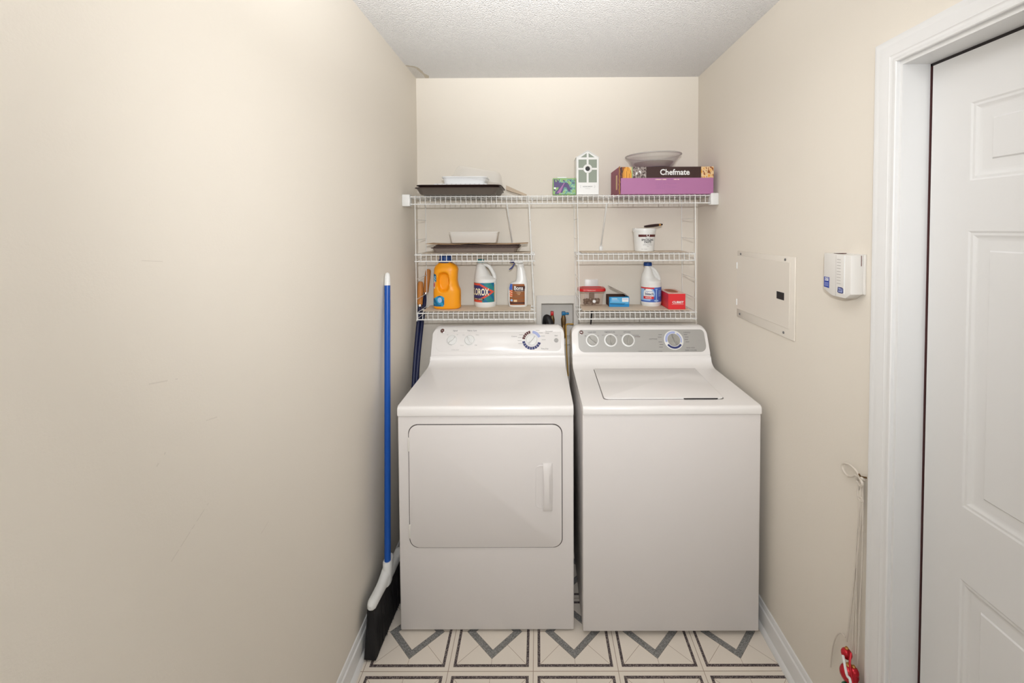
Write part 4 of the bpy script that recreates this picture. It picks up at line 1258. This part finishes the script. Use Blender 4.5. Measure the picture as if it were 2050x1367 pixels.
def container():
    x0, x1, y0, y1, z0 = 0.238, 0.372, 2.318, 2.408, Z2
    cx, cy = (x0+x1)/2, (y0+y1)/2
    t = thing('food_container', 'clear container with red lid at the left end of the shelf', 'container', (cx, cy, z0))
    def ring(e, z, r): return [Vector((a, b, z0+z)) for a, b in rrect(x0+e, x1-e, y0+e, y1-e, r, 8)]
    mb = MB().loft([ring(0.012, 0, 0.018), ring(0.009, 0.002, 0.020), ring(0.0, 0.082, 0.026)], 'tint', cap1=False)
    mb.build('body', t)
    mb = MB().loft([ring(-0.006, 0.080, 0.03), ring(-0.008, 0.082, 0.032), ring(-0.008, 0.091, 0.032), ring(-0.005, 0.096, 0.03), ring(0.010, 0.098, 0.022), ring(0.013, 0.095, 0.02)], 'red_plastic')
    mb.text('Rubbermaid', 0.0105, lambda x, y: Vector((cx-0.006+x, y0-0.0086-0.0002, z0+0.0875+y*0.8)), 'box_pink', 0.0, 0.8)
    mb.build('lid', t)
    random.seed(11)
    n = 0
    pts = []
    while n < 34:
        lay = 0 if n < 18 else 1
        x = random.uniform(x0+0.026, x1-0.026); y = random.uniform(y0+0.024, y1-0.024); z = z0+0.0125+lay*0.014
        if any((x-p[0])**2+(y-p[1])**2+(z-p[2])**2 < 0.0135**2 for p in pts):
            lay_try = random.random()
            if lay_try < 0.9: 
                n += 0.02
                continue
        pts.append((x, y, z)); n += 1
    for i, p in enumerate(pts):
        mb = MB().ball(p, 0.0088, 'nut_light' if i % 4 == 0 else 'nut', 10, 1.0+0.2*(i % 3 == 0), 0.9, 0.85)
        tag(mb.build('walnut', loc=p), 'nut lying inside the clear red lidded container', 'nut', 'nuts in the red lidded container')
    mb = MB().lathe([(0.0085, 0), (0.009, 0.001), (0.009, 0.007), (0.007, 0.009), (0.002, 0.009)], 'ceramic', (cx+0.010, y0+0.0125, z0+0.024), 18, Matrix.Rotation(math.radians(70), 3, 'X'))
    tag(mb.build('bottle_cap', loc=(cx+0.01, y0+0.0125, z0+0.024)), 'white cap among the nuts in the clear container', 'cap')
container()

def blue_box():
    x0, x1, y0, y1, z0 = 0.392, 0.500, 2.300, 2.404, Z2
    H = 0.054
    t = thing('blue_carton', 'open blue carton beside the red lidded container', 'box', ((x0+x1)/2, (y0+y1)/2, z0))
    th = 0.0012
    mb = MB()
    mb.box(x0, x1, y0, y0+th, z0, z0+H, 'box_blue')
    mb.box(x0, x0+th, y0+th, y1, z0, z0+H, 'card_dark').box(x1-th, x1, y0+th, y1, z0, z0+H, 'box_blue')
    mb.box(x0+th, x1-th, y1-th, y1, z0, z0+H, 'card_dark').box(x0+th, x1-th, y0+th, y1-th, z0, z0+th, 'card_dark')
    f = lambda a, b, h: (a, y0-h, z0+b)
    mb.prism([(x0+0.004, 0.020), (x1-0.003, 0.016), (x1-0.003, H-0.003), (x0+0.010, H-0.003)], f, 0.0001, 0.0004, 'box_blue_light')
    mb.prism([(x1-0.038, 0.027), (x1-0.004, 0.027), (x1-0.004, H-0.006), (x1-0.038, H-0.006)], f, 0.0004, 0.0007, 'white_print')
    mb.prism([(x0+0.004, 0.014), (x1-0.03, 0.011), (x1-0.02, 0.018), (x0+0.004, 0.021)], f, 0.0004, 0.0006, 'aqua_dark')
    for k in range(9):
        a = x1-0.033+k*0.003
        mb.prism([(a, 0.037), (a+0.0014, 0.037), (a+0.0014, 0.046), (a, 0.046)], f, 0.0007, 0.0009, 'lavender')
    for k in range(3):
        mb.prism([(x0+0.016, 0.030+k*0.006), (x0+0.056-k*0.006, 0.030+k*0.006), (x0+0.056-k*0.006, 0.0325+k*0.006), (x0+0.016, 0.0325+k*0.006)], f, 0.0004, 0.0006, 'white_print' if k == 2 else 'pale_blue')
    mb.build('tray', t)
    # lid hinged on the right side, half raised
    a = math.radians(26)
    L = (x1-x0)*1.0
    g = lambda s, y, h: (x1-s*math.cos(a)-h*math.sin(a)*0, y, z0+H+s*math.sin(a)+h)
    mb = MB().prism([(0, y0+0.001), (L, y0+0.018), (L, y1-0.004), (0, y1-0.001)], g, 0.0, 0.0013, 'card_gray')
    mb.build('flap', t)
blue_box()

def red_box():
    x0, x1, y0, y1, z0 = 0.687, 0.776, 2.224, 2.402, Z2
    H = 0.081
    t = thing('red_carton', 'red carton with pale top lying at the right end beside the bleach', 'box', ((x0+x1)/2, (y0+y1)/2, z0))
    mb = MB().box(x0, x1, y0, y1, z0, z0+H, 'box_red', 0.001, 1)
    mb.box(x0+0.0005, x1-0.0005, y0+0.0005, y1-0.0005, z0+H-0.0002, z0+H+0.0006, 'box_pink')
    f = lambda u, v: (x0+0.050+u, y0-0.0006, z0+0.0360+v)
    mb.text('CUBIST', 0.0155, f, 'white_print', 0.035, 1.15)
    mb.box(x0+0.018, x1-0.010, y0-0.0005, y0-0.0001, z0+0.0255, z0+0.0268, 'box_pink')
    for k in range(5):
        mb.box(x0-0.0005, x0-0.0001, y0+0.05, y0+0.12, z0+0.05-k*0.008, z0+0.053-k*0.008, 'coral')
    mb.build('carton', t)
    cx, cy = (x0+x1)/2, (y0+y1)/2+0.01
    o = [(cx+0.030*math.copysign(abs(math.cos(a))**0.8, math.cos(a)), cy+0.064*math.copysign(abs(math.sin(a))**0.9, math.sin(a))) for a in [2*PI*k/32 for k in range(32)]]
    i = [(cx+(a-cx)*0.72, cy+(b-cy)*0.80) for a, b in o]
    mb = MB().prism(o, lambda a, b, h: (a, b, z0+H+h), 0.0004, 0.0012, 'print_pinkbrown')
    mb.prism(i, lambda a, b, h: (a, b, z0+H+h), 0.0010, 0.0016, 'food_brown')
    mb.build('opening', t)
red_box()

# ------------------------------------------------------------------ right side of the top shelf
def green_box():
    x0, x1, y0, y1, z0 = 0.0885, 0.2045, 2.1900, 2.245, ZT0
    H = 0.084
    t = thing('plant_box', 'small green box with violet flower print beside the birdhouse', 'box', ((x0+x1)/2, (y0+y1)/2, z0))
    mb = MB().box(x0, x1, y0, y1, z0, z0+H, 'leaf', 0.001, 1)
    def pic(u, v):
        if (u < 0.04 or u > 0.97 or v < 0.04 or v > 0.93): return None
        # trumpet flower: pink throat, violet petals
        c_ = u-0.30-0.42*(v-0.25)
        if 0.12 < v < 0.72 and abs(c_) < 0.04+0.22*abs(v-0.62)**0.8: return 'flower_pink' if abs(c_) < 0.02+0.12*abs(v-0.62) else 'flower'
        if ((u-0.42)/0.30)**2+((v-0.58)/0.16)**2 < 1+0.5*blotch(u*9, v*9): return 'flower'
        if (u-0.08)**2+(v-0.40)**2 < 0.003: return 'white_print'
        q = blotch(u*5, v*4, 2)
        if v > 0.80 and blotch(u*14, v*8, 5) > 0.15: return 'flower'
        if u < 0.26: return 'flower' if q > -0.25 else 'leaf'
        if q > 0.32: return 'leaf'
        if q < -0.38: return 'flower'
        return 'leaf_teal' if q < 0.1 else 'pale_sage'
    mb.grid(lambda u, v: Vector((x0+(x1-x0)*u, y0-0.0006, z0+H*v)), 84, 62, pic)
    mb.build('carton', t)
    MB().box(x0+0.022, x0+0.070, y0+0.010, y0+0.034, z0+H+0.0002, z0+H+0.008, 'white_print', 0.002, 1).build('tab', t)
green_box()

def birdhouse():
    x0, x1, y0, y1, z0 = 0.2075, 0.3220, 2.1920, 2.290, ZT0
    cx = (x0+x1)/2
    t = thing('birdhouse', 'white wooden birdhouse with sage panes and peaked roof on the top shelf', 'birdhouse', (cx, (y0+y1)/2, z0))
    e, pk = 0.188, 0.222
    MB().prism([(x0, 0), (x1, 0), (x1, e), (cx, pk), (x0, e)], lambda a, b, y: (a, y, z0+b), y0, y1, 'white_plastic', 0.0015, 1).build('body', t)
    for sd in (-1, 1):
        xa = cx+sd*(x1-x0)/2
        n = Vector((sd*(pk-e), 0, (x1-x0)/2)).normalized()*0.0022
        P = [Vector((cx, 0, z0+pk+0.0006)), Vector((xa+sd*0.0012, 0, z0+e-0.0008))]
        MB().prism([(p.x, p.z) for p in (P[0], P[1], P[1]+n, P[0]+Vector((0, 0, n.length*1.15)))], lambda a, b, y: (a, y, b), y0-0.0008, y1+0.002, 'white_plastic').build('roof_panel', t)
    f = lambda a, b, h: (a, y0-h, z0+b)
    # four panes and two gable panes, cut round the ring
    hz = 0.1315
    def pane(u0, u1, v0, v1):
        n_ = 18
        mb = MB().grid(lambda u, v: Vector((u0+(u1-u0)*u, y0-0.0006, z0+v0+(v1-v0)*v)), n_, n_*2,
                       lambda u, v: None if (u0+(u1-u0)*u-cx)**2+(v0+(v1-v0)*v-hz)**2 < 0.0225**2 else 'sage')
        mb.build('pane', t)['label'] = 'sage green pane'
    pane(x0+0.0105, cx-0.005, 0.136, 0.178); pane(cx+0.005, x1-0.0105, 0.136, 0.178)
    pane(x0+0.0105, cx-0.005, 0.062, 0.126); pane(cx+0.005, x1-0.0105, 0.062, 0.126)
    for sd in (-1, 1):
        P = [(cx+sd*0.005, 0.189), (cx+sd*0.035, 0.189), (cx+sd*0.005, 0.210)]
        MB().prism(P, f, 0.0001, 0.0007, 'sage').build('pane', t)['label'] = 'sage green pane'
    MB().lathe([(0.0225, 0), (0.0225, 0.003), (0.020, 0.0042), (0.0125, 0.0042), (0.0115, 0.001)], 'white_plastic', (cx, y0-0.0002, z0+hz), 32, Matrix.Rotation(PI/2, 3, 'X'), cap1=False).build('ring', t)
    MB().lathe([(0.0118, 0), (0.0118, 0.0012)], 'black', (cx, y0-0.0002, z0+hz), 24, Matrix.Rotation(PI/2, 3, 'X')).build('entry_hole', t)['label'] = 'black round entry hole'
    mb = MB().text('HOME BREW', 0.0085, lambda u, v: (cx+u, y0-0.0008, z0+0.041+v), 'ink', 0.0, 1.0)
    mb.text('birdhouse', 0.0055, lambda u, v: (cx+u, y0-0.0008, z0+0.031+v), 'ink_light', 0.0, 1.2)
    for sd in (-1, 1):
        mb.tube([(cx+sd*0.034, y0-0.0005, z0+0.047), (cx+sd*0.037, y0-0.0005, z0+0.045), (cx+sd*0.037, y0-0.0005, z0+0.037), (cx+sd*0.034, y0-0.0005, z0+0.035)], 0.0006, 'ink_light', 5)
    mb.build('plaque', t)
birdhouse()

def chef_box():
    x0, x1, y0, y1, z0 = 0.430, 0.898, 2.176, 2.440, ZT0
    H = 0.137
    t = thing('cookware_box', 'large purple and brown cookware box at the right end of top shelf', 'box', ((x0+x1)/2, (y0+y1)/2, z0))
    mb = MB().box(x0, x1, y0, y1, z0, z0+H, 'purple', 0.0015, 1)
    f = lambda u, v: Vector((x0+(x1-x0)*u, y0-0.0006, z0+H*v))
    s = 0.595
    def band(u, v):
        w_ = s+(1-s)*v
        if u < 0.125:
            if u < 0.022: return 'choc' if blotch(u*90, v*4) > -0.2 else 'food_brown'
            if u > 0.118: return 'leaf'
            d = ((u-0.068)/0.052)**2+((v-0.05)/0.98)**2
            if d < 1: return 'food_brown' if math.sin(u*420+v) > 0.93 else 'food_yellow'
            return 'food_tan' if u > 0.07 else 'food_brown'
        if u < 0.275:
            q = blotch(u*38, v*2.6, 3)
            return 'photo_dark' if q > 0.18 else ('white_print' if q < -0.35 else 'photo_gray')
        if u < 0.865: return 'choc'
        q = blotch(u*44, v*2.8, 9)
        return 'food_brown' if q > 0.22 else ('food_yellow' if q < -0.3 else 'food_tan')
    mb.grid(lambda u, v: f(u, s+(1-s)*v), 230, 28, band)
    mb.text('Chefmate', 0.0400, lambda a, b: Vector((x0+0.272+a, y0-0.0012, z0+H*0.795+b)), 'white_print', 0.022, 0.95)
    for (u0, u1, m) in ((0.37, 0.49, 'box_pink'), (0.50, 0.555, 'flower_pink'), (0.57, 0.63, 'box_pink')):
        mb.grid(lambda u, v: f(u0+(u1-u0)*u, 0.525+0.028*v), 24, 1, lambda u, v: m if math.sin(u*70) > -0.75 else None)
    for k in range(6):
        w_ = 0.16+0.07*math.sin(k*2.1)
        mb.grid(lambda u, v: f(0.375+w_*u, 0.44-0.048*k+0.010*v), 20, 1, lambda u, v: 'flower_pink' if math.sin(u*50+k) > -0.6 else None)
    mb.build('carton', t)
    # left end: mauve end panel standing slightly proud with a torn kraft edge
    mb = MB().box(x0-0.004, x0-0.0006, y0+0.012, y1, z0, z0+H+0.004, 'mauve')
    mb.box(x0-0.0055, x0-0.004, y0+0.075, y0+0.105, z0+0.03, z0+0.105, 'food_tan')
    mb.build('end_flap', t)
    mb = MB()
    secs = []
    for k in range(15):
        s_ = k/14
        wv = 0.0018*math.sin(k*2.3)
        secs.append([Vector((x0-0.0085+wv, y0+0.004, z0+(H+0.004)*s_)), Vector((x0-0.0035+wv, y0+0.001, z0+(H+0.004)*s_)), Vector((x0-0.001, y0+0.012, z0+(H+0.004)*s_)), Vector((x0-0.0060, y0+0.014, z0+(H+0.004)*s_))])
    mb.loft(secs, 'kraft').build('torn_edge', t)
    return z0+H
zbox = chef_box()

def bowl():
    cx, cy = 0.628, 2.300
    t = thing('glass_bowl', 'round clear glass pie dish on top of the cookware box', 'bowl', (cx, cy, zbox+0.002))
    R = Matrix.Translation((cx, cy, zbox+0.0048)) @ Matrix.Rotation(math.radians(-1.6), 4, 'Y')
    pr = [(0.088, 0.0), (0.094, 0.002), (0.112, 0.026), (0.134, 0.058), (0.142, 0.066), (0.146, 0.068), (0.146, 0.071), (0.141, 0.072), (0.131, 0.062), (0.109, 0.030), (0.091, 0.0045), (0.002, 0.004)]
    mb = MB().lathe(pr, 'glass', (0, 0, 0), 56)
    mb.xform(R).build('bowl_body', t)
    mb = MB().lathe([(0.1415, 0.0660), (0.1465, 0.0675), (0.1475, 0.0700), (0.1465, 0.0725), (0.1405, 0.0730), (0.1395, 0.0700)], 'glass_rim', (0, 0, 0), 56, cap0=False, cap1=False)
    mb.faces([], [], 'glass_rim')
    mb.xform(R).build('rim', t)
    d = MB().lathe([(0.070, 0.0052), (0.080, 0.0065), (0.101, 0.030), (0.103, 0.033), (0.099, 0.033), (0.078, 0.010), (0.002, 0.009)], 'bowl_brown', (0, 0, 0), 40)
    d.xform(R)
    tag(d.build('brown_dish', loc=(cx, cy, zbox+0.01)), 'brown shallow dish inside the clear glass bowl', 'dish')
bowl()

# ------------------------------------------------------------------ broom and loppers
MAP[0] = False
YB, XL, XR = YBR, XLR, XRR
def broom():
    A = Vector((-0.611, 1.700, 0.242)); B = Vector((-0.6575, 1.878, 1.352))
    t = thing('broom', 'broom with blue handle and black bristles leaning against the left wall', 'broom', (-0.615, 1.69, 0))
    MB().tube([A-(B-A).normalized()*0.02, B], 0.0125, 'blue_tube', 18).build('handle', t)
    u = (B-A).normalized()
    mb = MB().tube([B-u*0.004, B+u*0.030, B+u*0.046, B+u*0.052], [0.0135, 0.0125, 0.010, 0.004], 'white_plastic', 16)
    mb.build('tip', t)['label'] = 'white handle tip'
    # head: bar lying front to back, lower towards the front
    F = Vector((-0.628, 1.556, 0.190)); K = Vector((-0.600, 1.835, 0.205))
    secs = []
    n_ = 24
    for k in range(n_+1):
        s_ = k/n_ if 3 < k < n_-3 else (k/3*4/n_ if k <= 3 else 1-(n_-k)/3*4/n_)
        s_ = [0, .008, .025, .06][k] if k <= 3 else (1-[0, .008, .025, .06][n_-k] if k >= n_-3 else 0.06+(k-3)/(n_-6)*0.88)
        c = F.lerp(K, s_)
        hump = math.exp(-((s_-0.55)/0.16)**2)
        hh = 0.020+0.026*hump
        ww = 0.0175+0.004*hump
        endr = min(1.0, max(0.12, 1-(1-min(1, min(s_, 1-s_)/0.07))**2)**0.5)
        sec = []
        for j in range(16):
            a = 2*PI*j/16
            zc = math.sin(a)
            sec.append(c+Vector((ww*endr*math.copysign(abs(math.cos(a))**0.75, math.cos(a)), 0, (hh if zc > 0 else 0.020)*endr*math.copysign(abs(zc)**0.75, zc))))
        secs.append(sec)
    mb = MB().loft(secs, 'white_plastic')
    secs = []
    for (h_, rx, ra, rb) in ((0.016, 0.0165, 0.018, 0.040), (0.012, 0.018, 0.020, 0.046), (-0.004, 0.0185, 0.021, 0.044), (-0.028, 0.0180, 0.024, 0.036), (-0.052, 0.0175, 0.034, 0.034), (-0.064, 0.015, 0.030, 0.030)):
        c = A+u*h_
        secs.append([c+Vector((rx*math.cos(2*PI*j/20), (rb if math.sin(2*PI*j/20) > 0 else ra)*math.sin(2*PI*j/20), 0)) for j in range(20)])
    mb.loft(secs, 'white_plastic')
    mb.build('head', t)
    # bristles: dense block plus loose strands at the flared tip
    rings = []
    F0, K0 = F+Vector((0, 0.008, -0.012)), K+Vector((0, -0.008, -0.012))
    F1, K1 = Vector((-0.624, 1.540, 0.010)), Vector((-0.610, 1.845, 0.010))
    for q in range(7):
        s_ = q/6
        f, k = F0.lerp(F1, s_), K0.lerp(K1, s_)
        w_ = 0.013+0.008*s_
        ring = []
        nn = 18
        for j in range(nn): ring.append(f.lerp(k, j/(nn-1))+Vector((w_+random.uniform(-.001, .001), 0, random.uniform(-.004, .004) if q else 0)))
        for j in range(nn): ring.append(k.lerp(f, j/(nn-1))+Vector((-w_+random.uniform(-.001, .001), 0, random.uniform(-.004, .004) if q else 0)))
        rings.append(ring)
    mb = MB().loft(rings, 'bristle')
    for k in range(420):
        s_ = random.random(); a = random.uniform(-1, 1)
        top = F0.lerp(K0, s_)+Vector((a*0.012, 0, 0))
        bot = F1.lerp(K1, s_)+Vector((a*0.024, random.uniform(-0.008, 0.006), random.uniform(-0.008, 0.012)))
        bot.z = max(bot.z, 0.0015)
        bot.x = max(bot.x, XL+0.0285)
        md = top.lerp(bot, 0.55)+Vector((a*0.004, 0, 0))
        mb.tube([top, md, bot], [0.0011, 0.0010, 0.0006], 'bristle', 4)
    mb.build('bristles', t)
broom()

def loppers():
    t = thing('loppers', 'long handled loppers with orange wood grips behind the dryer, left corner', 'loppers', (-0.60, 2.05, -0.0271))
    gA, gAb = Vector((-0.612, 2.432, 1.368)), Vector((-0.6225, 2.405, 1.236))
    gB, gBb = Vector((-0.642, 2.375, 1.305)), Vector((-0.6400, 2.350, 1.178))
    piv = Vector((-0.607, 2.050, 0.126))
    for (a, b, s) in ((gA, gAb, 1), (gB, gBb, -1)):
        mid = Vector((-0.628+0.006*s, 2.235, 0.905)) if s > 0 else Vector((-0.638, 2.225, 0.875))
        low = Vector((-0.613+0.005*s, 2.10, 0.58))
        pts = catmull([b+(a-b)*0.15, b, mid, low, piv+Vector((0.006*s, 0, 0.02))], 6)
        sh = MB().tube(pts, 0.0105, 'navy_steel', 14).build('arm', t)
        d = (a-b)
        g = MB().tube([b, b+d*0.05, b+d*0.25, b+d*0.6, b+d*0.9, b+d*0.98, a], [0.012, 0.0145, 0.0155, 0.0165, 0.0155, 0.012, 0.006], 'wood', 16)
        g.build('grip', sh)['label'] = 'orange wood grip'
        MB().tube([b-d*0.06, b+d*0.02], 0.0128, 'chrome', 14).build('ferrule', sh)
    MB().lathe([(0.014, -0.012), (0.014, 0.012)], 'chrome', piv, 18, Matrix.Rotation(PI/2, 3, 'Y')).build('pivot', t)
    for s in (-1, 1):
        P = [(0.0, 0.02), (0.018, 0.0), (0.030*1, -0.07), (0.014, -0.147), (0.004, -0.147), (0.0, -0.07)]
        MB().prism([(piv.y+s*a-0.005, piv.z+b) for a, b in P], lambda y, z, x: (x, y, z), piv.x+s*0.003, piv.x+s*0.006, 'pan_gray').build('blade', t)
MAP[0] = True
loppers()
